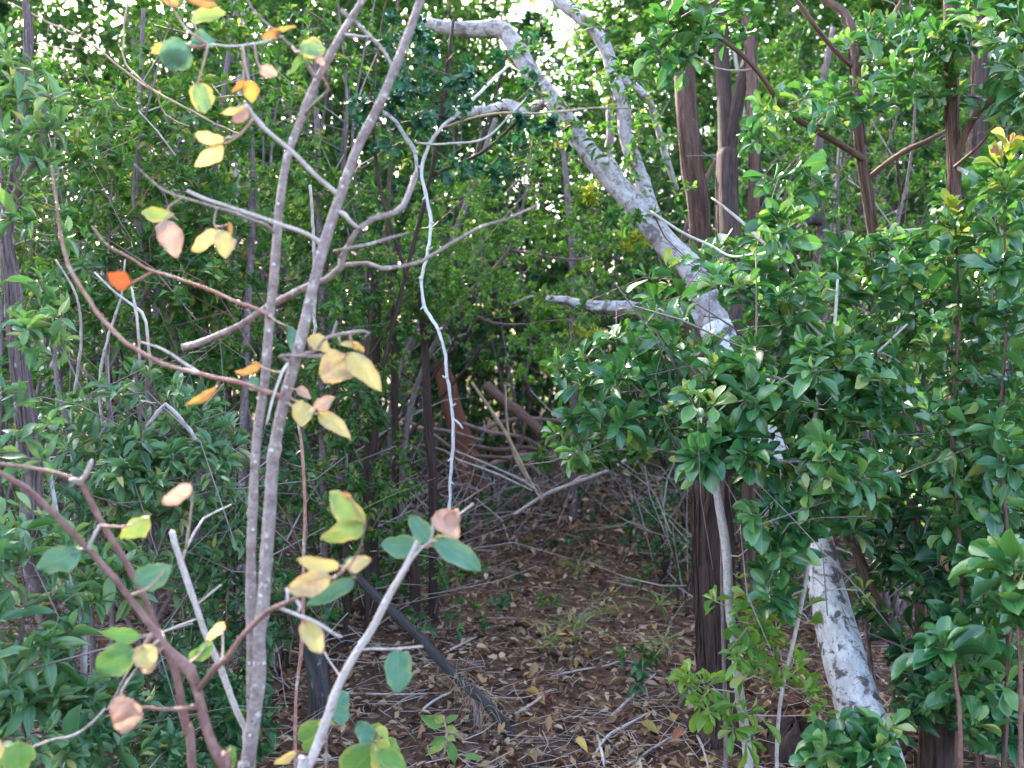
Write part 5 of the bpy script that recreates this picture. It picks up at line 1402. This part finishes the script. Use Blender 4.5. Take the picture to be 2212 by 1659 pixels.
for k, (kd, bx, by, tx, ty, w, do, dt, ro, cu) in enumerate(LA):
    big_leaf(A, kd, bx, by, tx, ty, w, dA + do, dt, ro, cu * 0.9, 0.11, 1 + k)

stick([(394, 751, dA + .12, 15), (420, 745, dA + .12, 14), (474, 723, dA + .12, 13), (520, 702, dA + .12, 13), (558, 675, dA + .11, 13), (602, 650, dA + .11, 13), (667, 617, dA + .08, 13), (705, 604, dA + .07, 13), (735, 578, dA + .05, 14), (738, 560, dA + .05, 15), (748, 538, dA + .05, 12), (774, 494, dA + .03, 11), (811, 470, dA + .03, 13), (850, 462, dA + .03, 13), (872, 445, dA + .03, 13), (890, 400, dA + .05, 11), (900, 372, dA + .05, 9)],
      'sap_bark', 'gnarled grey dead branch crossing behind the twin stems', seed=81, sides=10, rough=0.3,
      side=[[(740, 573, dA + .05, 9), (793, 569, dA + .06, 9), (826, 580, dA + .06, 9), (866, 576, dA + .06, 8), (910, 565, dA + .07, 8), (975, 525, dA + .08, 7), (1041, 489, dA + .1, 6), (1092, 474, dA + .1, 5), (1157, 445, dA + .1, 3)],
            [(740, 560, dA + .05, 5), (722, 543, dA + .02, 6), (793, 529, dA + .02, 7), (850, 512, dA + .02, 7), (884, 503, dA + .02, 4)],
            [(760, 545, dA + .05, 5), (770, 552, dA + .03, 4), (776, 546, dA + .02, 3)]])

# B: brown forked sapling, bottom left
dB = 1.45
baseB = at(450, 1850, dB)
baseB[2] = gz(baseB[0], baseB[1])
B = Plant('brown_sapling', 'brown forking sapling spreading from the bottom left with a few mixed leaves', 'sapling', baseB, None, 901)
B.wood([(baseB + np.array([.015, 0, -.05]), .014), (490, 1720, dB, 20.8), (478, 1655, dB, 20.8), (448, 1583, dB, 19.2), (430, 1510, dB, 20.0), (416, 1465, dB, 21.6), (398, 1437, dB, 24.0), (388, 1425, dB, 19.2), (365, 1405, dB, 16.0), (321, 1346, dB, 14.4), (255, 1258, dB, 12.8), (190, 1187, dB, 12.8), (128, 1121, dB - .02, 12.0), (66, 1061, dB - .03, 11.2), (29, 1038, dB - .04, 10.4), (-30, 1005, dB - .05, 9.6)], 'sap_brown', 'stem', 14, 0.2, 0.013, 20)
B.wood([(baseB + np.array([-.02, .03, -.05]), .012), (416, 1665, dB + .05, 17.6), (405, 1583, dB + .05, 17.6), (390, 1510, dB + .05, 17.6), (378, 1448, dB + .05, 16.0), (345, 1375, dB + .05, 12.8), (324, 1320, dB + .05, 12.8), (303, 1270, dB + .05, 13.6), (262, 1198, dB + .05, 13.6), (219, 1128, dB + .05, 13.6), (190, 1070, dB + .05, 12.8), (172, 1042, dB + .04, 10.4), (120, 1022, dB + .03, 8.8), (44, 1008, dB + .02, 8.0), (-20, 1000, dB + .02, 7.2)], 'sap_brown', 'stem', 11, 0.15, 0.015, 6)
for q, m in [([(176, 1045, dB + .05, 11), (168, 1038, dB + .02, 12), (152, 1036, dB, 9)], 'pale_bark'), ([(172, 1040, dB + .04, 10), (186, 1022, dB + .02, 10), (196, 1002, dB + .01, 9), (200, 992, dB + .01, 5)], 'pale_bark'),
             ([(428, 1488, dB, 16), (437, 1474, dB - .01, 13), (470, 1440, dB - .02, 12), (499, 1411, dB - .03, 12), (540, 1357, dB - .05, 11), (583, 1318, dB - .06, 11), (638, 1293, dB - .07, 10), (693, 1268, dB - .08, 9), (736, 1239, dB - .09, 7), (752, 1226, dB - .09, 4)], 'sap_brown'),
             ([(601, 1312, dB - .06, 7), (640, 1328, dB - .07, 7), (674, 1342, dB - .08, 7), (710, 1362, dB - .09, 6), (738, 1375, dB - .09, 5)], 'pale_bark'),
             ([(640, 1292, dB - .07, 7), (647, 1310, dB - .08, 7), (643, 1322, dB - .08, 5)], 'pale_bark'), ([(620, 1300, dB - .07, 7), (621, 1285, dB - .07, 6), (617, 1272, dB - .07, 5)], 'vine'),
             ([(430, 1522, dB, 15), (400, 1530, dB - .02, 9), (365, 1532, dB - .03, 8), (310, 1530, dB - .05, 7), (286, 1541, dB - .06, 4)], 'sap_brown'),
             ([(190, 1190, dB, 10), (200, 1165, dB - .01, 6), (214, 1136, dB - .01, 6)], 'pale_bark'), ([(188, 1190, dB, 9), (172, 1186, dB - .02, 5), (150, 1200, dB - .04, 3)], 'sap_brown'),
             ([(226, 1532, dB + .2, 5), (195, 1562, dB + .2, 5), (164, 1586, dB + .2, 7), (90, 1606, dB + .1, 5), (40, 1625, dB, 4)], 'deadtwig'), ([(260, 1500, dB + .1, 5), (290, 1450, dB + .1, 4), (320, 1410, dB + .07, 4)], 'deadtwig'),
             ([(365, 1405, dB, 5), (330, 1362, dB + .1, 4), (240, 1520, dB + .2, 4), (226, 1532, dB + .2, 4)], 'deadtwig')]:
    B.wood(q, m, 'branch', 9, 0.24, 0.01, 8, 0.0009)
LB = [
    ('b_pink', 412, 1048, 350, 1092, 38, -.04, 0, .3, .35), ('b_teal', 178, 1186, 80, 1232, 60, -.04, .02, .2, .15), ('b_teal', 366, 1222, 286, 1262, 60, 0, .02, .2, .15), ('b_lime', 322, 1116, 262, 1170, 48, .02, .02, .3, .3),
    ('b_green', 306, 1372, 214, 1368, 36, -.02, -.02, .5, .3), ('b_green', 290, 1404, 206, 1446, 70, -.04, -.02, .1, .15), ('b_yellow', 308, 1396, 320, 1448, 52, -.05, -.02, .1, .3), ('b_pink', 316, 1420, 318, 1456, 38, -.045, 0, .4, .3),
    ('b_yellow', 484, 1344, 446, 1386, 26, .04, 0, .5, .3), ('b_green', 452, 1384, 410, 1434, 40, .05, .02, .5, .2), ('b_pink', 286, 1540, 240, 1512, 56, -.06, 0, .3, .2), ('b_pink', 288, 1512, 258, 1584, 58, -.065, 0, .1, .25),
    ('b_green', 40, 1600, 34, 1690, 66, -.05, 0, .2, .1), ('b_green', 500, 1610, 484, 1680, 34, .03, 0, .4, .2), ('b_yellow', -14, 1590, 6, 1640, 20, -.04, 0, .3, .2),
    ('b_yellow', 736, 1222, 636, 1214, 36, -.09, 0, .4, .4), ('b_mix', 714, 1246, 620, 1276, 54, -.1, -.01, .15, .25), ('b_teal', 768, 1248, 658, 1314, 40, -.07, .02, .4, .2), ('b_mix', 750, 1226, 802, 1208, 36, -.09, 0, .3, .25), ('b_yellow', 656, 1342, 696, 1412, 48, -.08, -.02, .3, .3), ('b_teal', 742, 1222, 790, 1208, 28, -.06, .01, .6, .2),
    ('b_lime', 788, 1130, 708, 1066, 58, -.08, 0, .3, .35), ('b_lime', 790, 1132, 690, 1168, 46, -.085, 0, .3, .3), ('b_orange', 760, 1080, 742, 1062, 14, -.085, 0, .2, .2),
]
for q in [[(752, 1226, dB - .09, 4), (775, 1190, dB - .09, 4), (784, 1160, dB - .09, 4), (789, 1132, dB - .085, 3)]]:
    B.wood(q, 'sap_brown', 'branch', 6, 0.1, 0.012)
for k, (kd, bx, by, tx, ty, w, do, dt, ro, cu) in enumerate(LB):
    big_leaf(B, kd, bx, by, tx, ty, w, dB + do, dt, ro, cu * 0.9, 0.11, 60 + k)

stick([(at(533, 1700, 1.7) * np.array([1, 1, 0]), .007), (529, 1575, 1.7, 13), (510, 1535, 1.7, 13), (478, 1448, 1.7, 13), (445, 1368, 1.7, 13), (423, 1309, 1.7, 13), (397, 1229, 1.7, 13), (380, 1180, 1.7, 12), (371, 1148, 1.7, 13)], 'pale_bark', 'broken-off thin grey shoot leaning between the two foreground saplings', 'dead_shoot', 'shoot', seed=83, sides=9,
      side=[[(423, 1309, 1.7, 5), (445, 1290, 1.69, 4), (478, 1263, 1.68, 4)], [(430, 1335, 1.7, 4), (390, 1350, 1.68, 4), (340, 1370, 1.66, 3)], [(393, 1218, 1.7, 6), (400, 1190, 1.7, 5), (420, 1150, 1.7, 5), (440, 1120, 1.72, 4), (500, 1090, 1.75, 3)], [(402, 1185, 1.7, 5), (411, 1120, 1.6, 5), (416, 1080, 1.5, 5), (413, 1050, 1.42, 4)]])

# D: pale slanting shoot with its crown of leaves
dD = 1.5
baseD = at(640, 1800, dD)
baseD[2] = gz(baseD[0], baseD[1])
D = Plant('pale_shoot', 'slanting pale grey shoot topped by blue-green leaves and one tan dead leaf', 'shoot', baseD, None, 902)
D.wood([(baseD - np.array([0, 0, .03]), .009), (650, 1720, dD, 20), (667, 1659, dD, 20), (689, 1601, dD, 19), (715, 1528, dD, 18), (730, 1484, dD, 18), (764, 1419, dD, 17), (804, 1357, dD, 16), (840, 1287, dD, 15), (880, 1218, dD, 14), (908, 1160, dD, 13), (916, 1146, dD, 11)], 'pale_bark', 'stem', 12, 0.12, 0.015, 5)
for q in [[(898, 1182, dD, 4), (915, 1180, dD - .01, 4), (933, 1160, dD - .02, 4), (936, 1130, dD - .02, 7), (934, 1122, dD - .02, 5)], [(842, 1288, dD, 4), (870, 1240, dD - .02, 4), (905, 1190, dD - .03, 4), (932, 1168, dD - .03, 3)],
          [(752, 1440, dD, 4), (778, 1405, dD - .01, 4), (850, 1402, dD - .02, 4), (913, 1396, dD - .02, 3)], [(916, 1146, dD, 5), (960, 1130, dD + .01, 4), (1000, 1105, dD + .02, 4), (1022, 1088, dD + .02, 3)], [(700, 1408, dD + .03, 3), (720, 1440, dD + .02, 3), (738, 1465, dD, 4)]]:
    D.wood(q, 'pale_bark', 'branch', 6, 0.1, 0.012)
for k, (kd, bx, by, tx, ty, w, do, dt, ro, cu) in enumerate([
    ('b_teal', 930, 1170, 884, 1112, 44, -.02, .02, .3, .2), ('b_teal', 912, 1178, 820, 1178, 52, .01, .02, .3, .2), ('b_teal', 940, 1166, 1042, 1232, 54, -.03, .02, .3, .25), ('b_tealy', 926, 1180, 990, 1160, 32, .01, .02, .7, .2),
    ('b_pink', 942, 1104, 992, 1160, 52, -.04, -.01, .2, .35), ('b_pink', 992, 1100, 960, 1130, 36, -.035, -.01, .6, .3), ('b_teal', 858, 1402, 862, 1498, 62, -.03, -.01, .15, .15)]):
    big_leaf(D, kd, bx, by, tx, ty, w, dD + do, dt, ro, cu, 0.08, 100 + k)

# E: low broad-leaved sprigs at the bottom
dE = 1.75
for k, (lab, bx, stem, lv) in enumerate([
    ('low sprig of rounded green leaves between the pale shoot and the twin stems', 700, [(705, 1600), (712, 1545)], [('b_teal', 712, 1535, 752, 1495, 50), ('b_green', 706, 1560, 640, 1600, 54), ('b_lime', 715, 1550, 690, 1570, 30), ('b_teal', 716, 1545, 758, 1545, 40), ('b_green', 690, 1590, 655, 1630, 40), ('b_yellow', 640, 1620, 590, 1656, 24)]),
    ('low sprig of broad pale green leaves at the bottom centre-left', 800, [(805, 1650), (812, 1610)], [('b_green', 812, 1612, 740, 1690, 84), ('b_green', 812, 1606, 862, 1650, 64), ('b_lime', 806, 1602, 830, 1660, 60), ('b_green', 790, 1580, 835, 1580, 34), ('b_teal', 806, 1600, 770, 1560, 44), ('b_lime', 812, 1575, 842, 1595, 26), ('b_green', 814, 1620, 880, 1660, 40)])]):
    b0 = at(bx, 1760, dE)
    b0[2] = gz(b0[0], b0[1])
    E = Plant('leafy_sprig', lab, 'sprig', b0, None, 910 + k)
    E.wood([(b0 - np.array([0, 0, .02]), .005)] + [(x, y, dE, 6) for x, y in stem], 'sap_bark', 'stem', 7, 0.1, 0.02)
    for q, (kd, x0, y0, x1, y1, w) in enumerate(lv):
        big_leaf(E, kd, x0, y0, x1, y1, w, dE - .02 * q, 0.02, 0.3 * (q % 3), 0.2, 0.08, 130 + 10 * k + q)
b0 = gpt(952, 1640)
dF = float((b0 - CAM) @ FWD) - .05
F = Plant('yellow_seedling', 'yellow-green seedling with pointed leaves standing in the litter at bottom centre', 'seedling', b0, None, 915)
F.wood([(b0 - np.array([0, 0, .02]), .004), (962, 1620, dF, 6), (965, 1585, dF, 5), (958, 1550, dF, 4)], 'straw', 'stem', 6, 0.1, 0.02)
for k, (x0, y0, x1, y1, w) in enumerate([(960, 1560, 990, 1545, 15), (958, 1558, 935, 1548, 18), (958, 1570, 905, 1545, 26), (962, 1572, 990, 1580, 15), (963, 1590, 925, 1612, 18), (966, 1598, 918, 1635, 16), (970, 1600, 985, 1655, 22), (966, 1590, 985, 1600, 14), (1000, 1630, 1045, 1640, 15)]):
    big_leaf(F, 'b_lime' if k % 2 else 'b_green', x0, y0, x1, y1, w, dF - .01, -.01, .3, .2, .05, 160 + k, shape='lance')

# ---------------------------------------------------------------- grass-leaved palm seedlings on the floor
def palm_seedling(px, py, label, seed, n=14, L=0.22, up=0.75):
    b0 = gpt(px, py)
    g = np.random.default_rng(seed)
    p = Plant('palm_seedling', label, 'seedling', b0, 'grass-leaved palm seedlings on the clearing floor', seed)
    for f in range(2):
        hub = b0 + np.array([g.normal(0, .03), g.normal(0, .03), g.uniform(.05, .13)])
        p.wood([(b0 + np.array([0, 0, -.01]), .0025), (hub, .002)], 'palm_stem', 'stem', 5, 0, 0.03)
        b = MB()
        m = n
        a = np.linspace(-1.9, 1.9, m) + g.uniform(0, 6.28)
        d = unit(np.stack([np.cos(a), np.sin(a), g.uniform(up - .6, up + .2, m)], -1))
        nr = unit(np.array([0, 0, 1.0]) - d[:, 2:3] * d)
        ln = L * g.uniform(.7, 1.15, m)
        place_leaves(b, leaf_template('lance', 5, .02, .3), np.repeat(hub[None], m, 0), d, nr, ln, np.full(m, .009), g.random(m))
        b.build('frond', M['palm'], p.root)
    return p


M['palm_stem'] = M['palm']
for k, (px, py, L, lab) in enumerate([(1262, 1262, .24, 'tall grassy palm seedling with upright blades at the far side of the clearing floor'), (1240, 1400, .24, 'grassy palm seedling with spreading blades in the middle of the clearing floor'),
                                 (1195, 1432, .15, 'smallest palm seedling, left of the spreading one'), (1310, 1345, .2, 'palm seedling right of the spreading one'), (1440, 1350, .2, 'palm seedling next to the dark forked trunk'), (1448, 1432, .16, 'low palm seedling nearest the yellow-green sapling')]):
    palm_seedling(px, py, lab, 950 + k, 9, L)
# small broad-leaved seedlings
g = np.random.default_rng(44)
seeds = [(1130, 1190), (1110, 1250), (1010, 1260), (960, 1300), (930, 1240), (1070, 1310), (990, 1370), (940, 1400), (1190, 1330), (1300, 1180), (1390, 1190), (1420, 1230), (1460, 1180), (1080, 1140), (760, 1180), (740, 1300), (880, 1330), (850, 1250), (1400, 1290), (1240, 1200), (1380, 1450), (1440, 1520), (720, 1380), (590, 1400), (470, 1560)]
for k, (px, py) in enumerate(seeds):
    b0 = gpt(px, py)
    p = Plant('seedling', once('small dark green seedling in the litter below ' + near_mark(b0[0], b0[1]), ['and a little nearer', 'and farther back', 'and the smallest', 'and palest', 'and tallest']), 'seedling', b0, 'dark green seedlings in the litter', 980 + k)
    h = g.uniform(.06, .2)
    p.wood([(b0 - np.array([0, 0, .01]), .0025), (b0 + np.array([g.normal(0, .02), g.normal(0, .02), h]), .0015)], 'twig', 'stem', 5, 0, .03)
    T = b0 + np.stack([g.normal(0, .06, 4), g.normal(0, .06, 4), g.uniform(.5, 1.1, 4) * h], -1)
    p.grow(T, 'woodd' if k % 2 else 'wood', 'twig', 3, 0.9, 0.6)
    p.finish(30, 4)

# ---------------------------------------------------------------- leaf litter, straw and fallen twigs
g = np.random.default_rng(55)


def litter_points(n):
    y = 2.0 + 9.0 * g.random(n) ** 1.5
    x = g.uniform(-0.62, 0.62, n) * y + g.normal(0, .3, n)
    return x, y


def lay(n, lo, hi, flat=0.45):
    x, y = litter_points(n)
    L = g.uniform(lo, hi, n)
    a = g.uniform(0, 6.28, n)
    d = unit(np.stack([np.cos(a), np.sin(a), g.normal(0, .22, n)], -1))
    hint = np.stack([g.normal(0, flat, n), g.normal(0, flat, n), np.ones(n)], -1)
    nr = unit(hint - (hint * d).sum(1, keepdims=True) * d)
    z = gz(x, y) + g.uniform(.006, .03, n)
    return np.stack([x, y, z], -1), d, nr, L


mb = MB()
lt = [(leaf_template('ellip', 3, .55, -.25), 4500), (leaf_template('obovate', 3, -.5, .3), 4500), (leaf_template('ovate', 2, .5, .4, .1), 8500), (leaf_template('lance', 2, .3, -.3, -.1), 8500), (leaf_template('ellip', 2, -.3, .3, .1), 8500)]
for t, q in lt:
    pos, d, nr, L = lay(q, .022, .06)
    place_leaves(mb, t, pos, d, nr, L, L * g.uniform(.3, .55, len(L)), g.random(len(L)))
tag(mb.build('leaf_litter', M['litter']), 'carpet of dry brown leaves covering the forest floor', kind='stuff')
# single fallen leaves, the ones that show largest
lkinds = [('tan', (0.31, 0.18, 0.095), 'dry tan leaf curled on top of the brown litter'), ('reddish', (0.24, 0.085, 0.05), 'reddish-brown leaf lying on the brown litter'),
          ('pale', (0.4, 0.3, 0.2), 'pale bleached leaf lying on the brown litter'), ('yellowish', (0.46, 0.3, 0.09), 'yellowish fallen leaf lying on the brown litter'), ('dark', (0.1, 0.055, 0.04), 'dark brown leaf lying on the brown litter')]
fl = []
for nm, c, lab in lkinds:
    mat = leaf_mat('fallen_leaf_' + nm, [(0, tuple(v * .75 for v in c)), (1, tuple(min(1, v * 1.2) for v in c))], 0.65, 0.12, (1, 1, 1), 0.3, 0.25, (1.1, 1, .8))
    fl.append([])
    for k in range(4):
        b = MB()
        V, U, F_ = leaf_template(['ellip', 'obovate', 'ovate', 'ellip'][k], 6, [.6, -.4, .8, .3][k], [-.35, .3, .45, -.15][k], [.12, -.1, .05, -.15][k])
        b.add(V * np.array([.24, 1, 1]), U, F_)
        fl[-1].append(b.mesh('fallen_leaf', mat))
cnt = 0
while cnt < 290:
    y = g.uniform(2.75, 5.6)
    x = g.uniform(-0.3, 0.62) + .09 * y * g.uniform(-1, 1.2)
    if y > 4.6 and g.random() > .5:
        continue
    k = int(g.choice(5, p=[.36, .18, .16, .12, .18]))
    o = bpy.data.objects.new('fallen_leaf', fl[k][int(g.integers(4))])
    COL.objects.link(o)
    o.location = (x, y, float(gz(x, y)) + g.uniform(.016, .03))
    o.rotation_euler = (g.normal(0, .3), g.normal(0, .3), g.uniform(0, 6.28))
    o.color = (g.random(), 0, 0, 1)
    s = g.uniform(.04, .075)
    o.scale = (s * g.uniform(.8, 1.2), s, s)
    tag(o, lkinds[k][2], 'leaf', f'{lkinds[k][0]} leaves fallen on the clearing floor')
    cnt += 1
# fine twigs and straw
n = 5600
x, y = litter_points(n)
a = g.uniform(0, 6.28, n)
L = g.uniform(.04, .28, n)
dv = np.stack([np.cos(a), np.sin(a), g.normal(0, .07, n)], -1) * L[:, None]
bend = np.stack([-np.sin(a), np.cos(a), np.zeros(n)], -1) * (L * g.normal(0, .12, n))[:, None]
z0 = gz(x, y) + g.uniform(.012, .045, n)
s = np.stack([x, y, z0], -1)
P = np.stack([s, s + dv * .5 + bend, s + dv], 1)
P[..., 2] = np.maximum(P[..., 2], gz(P[..., 0], P[..., 1]) + .006)
mb = MB()
r = g.uniform(.0007, .0026, n)[:, None] * np.array([[1, .85, .4]])
tubes_batch(mb, P, r, 3)
tag(mb.build('twig_litter', M['deadtwig']), 'fine dry twigs and straw strewn through the leaf litter', kind='stuff')
# brush heap of bare twigs behind the clearing: clumps of long fine twigs, some thick ones, dead leaves caught in them
for nm, n, r0, r1, lo, hi, mat, lab in (('brushwood', 750, .001, .003, .2, .7, 'brush', 'tangle of bare thin twigs heaped at the end of the clearing'), ('dead_branches', 90, .004, .012, .5, 1.3, 'brush', 'thicker dead branches lying in the brush at the end of the clearing'), ('dry_stalks', 110, .001, .0022, .15, .5, 'deadtwig', 'pale dry stalks sticking out of the brush heap')):
    cl = g.integers(0, 14, n)
    cx, cyy, ca = g.uniform(-.3, 1.6, 14), g.uniform(5.6, 9.4, 14), g.uniform(0, 3.14, 14)
    x = cx[cl] + g.normal(0, .3, n)
    y = cyy[cl] + g.normal(0, .45, n)
    hgt = .42 * np.exp(-((x - .75) / .7) ** 2) + .1
    z = gz(x, y) + .02 + hgt * g.random(n) ** 1.6
    a = ca[cl] + g.normal(0, .7, n)
    L = g.uniform(lo, hi, n)
    dv = np.stack([np.cos(a), np.sin(a), g.normal(.1, .3, n)], -1) * L[:, None]
    s = np.stack([x, y, z], -1) - dv * .4
    w = g.normal(0, .08, (n, 3)) * L[:, None]
    P = np.stack([s, s + dv * .33 + w, s + dv * .68 + w * .8, s + dv], 1)
    P[..., 2] = np.maximum(P[..., 2], gz(P[..., 0], P[..., 1]) + .006)
    mb = MB()
    r = g.uniform(r0, r1, n)[:, None] * np.array([[1, .85, .65, .35]])
    tubes_batch(mb, P, r, 4)
    tag(mb.build(nm, M[mat]), lab, kind='stuff')
n = 2600
x, y = g.uniform(-.6, 1.6, n), g.uniform(5.3, 9.3, n)
z = gz(x, y) + .02 + (.42 * np.exp(-((x - .75) / .7) ** 2) + .06) * g.random(n) ** 2
d = unit(g.normal(0, 1, (n, 3)) * np.array([1, 1, .5]))
hint = g.normal(0, .6, (n, 3)) + np.array([0, 0, 1.0])
nr = unit(hint - (hint * d).sum(1, keepdims=True) * d)
L = g.uniform(.04, .08, n)
mb = MB()
place_leaves(mb, leaf_template('ellip', 2, .4, .3, .1), np.stack([x, y, z], -1), d, nr, L, L * .45, g.random(n))
tag(mb.build('dead_leaves', M['litter']), 'dead leaves caught in the brush heap', kind='stuff')
# larger fallen sticks, each its own
for k, (q, lab) in enumerate([
    ([(1180, 1464), (1249, 1448), (1300, 1440), (1354, 1428), (1416, 1451)], 'long thin grey stick lying across the middle of the litter'),
    ([(1282, 1637), (1311, 1592), (1354, 1566), (1402, 1539)], 'pale crooked stick on the litter at bottom right of the clearing'),
    ([(1318, 1548), (1360, 1510), (1416, 1455)], 'thin stick slanting up to the right edge of the clearing'),
    ([(753, 1497), (850, 1500), (953, 1497)], 'thin straight twig lying left of the charred pole foot'),
    ([(905, 1540), (935, 1515), (975, 1495)], 'short grey twig by the charred pole'),
    ([(1100, 1550), (1150, 1520), (1190, 1490)], 'short brown stick right of the charred pole foot'),
    ([(1300, 1640), (1360, 1670), (1440, 1700)], 'pale stick at the bottom edge under the crooked one'),
    ([(1290, 1590), (1300, 1625), (1306, 1660)], 'short pale twig crossing the crooked stick'),
    ([(1482, 1545), (1515, 1608), (1532, 1665)], 'forked pale stick left of the dark trunk foot'),
    ([(1345, 1660), (1420, 1610), (1490, 1570)], 'grey stick lying toward the foot of the dark trunk'),
    ([(960, 1410), (1000, 1390), (1030, 1375)], 'pale woody chip lying beyond the charred pole'),
    ([(1310, 1255), (1380, 1270), (1440, 1290)], 'pale thin branch lying below the palm seedling at right'),
    ([(1620, 1650), (1680, 1665), (1740, 1650)], 'dark stick lying before the brown mound')]):
    pts = []
    for i, (px, py) in enumerate(q):
        c = gpt(px, py, .02 + .012 * (i % 2))
        pts.append((c, (.0055 if i < len(q) - 1 else .003) * (1 if k % 3 else .8)))
    stick(pts, ['deadtwig', 'pale_bark', 'deadtwig'][k % 3], lab, 'fallen_stick', 'stick', 'sticks lying on the clearing floor', seed=120 + k)
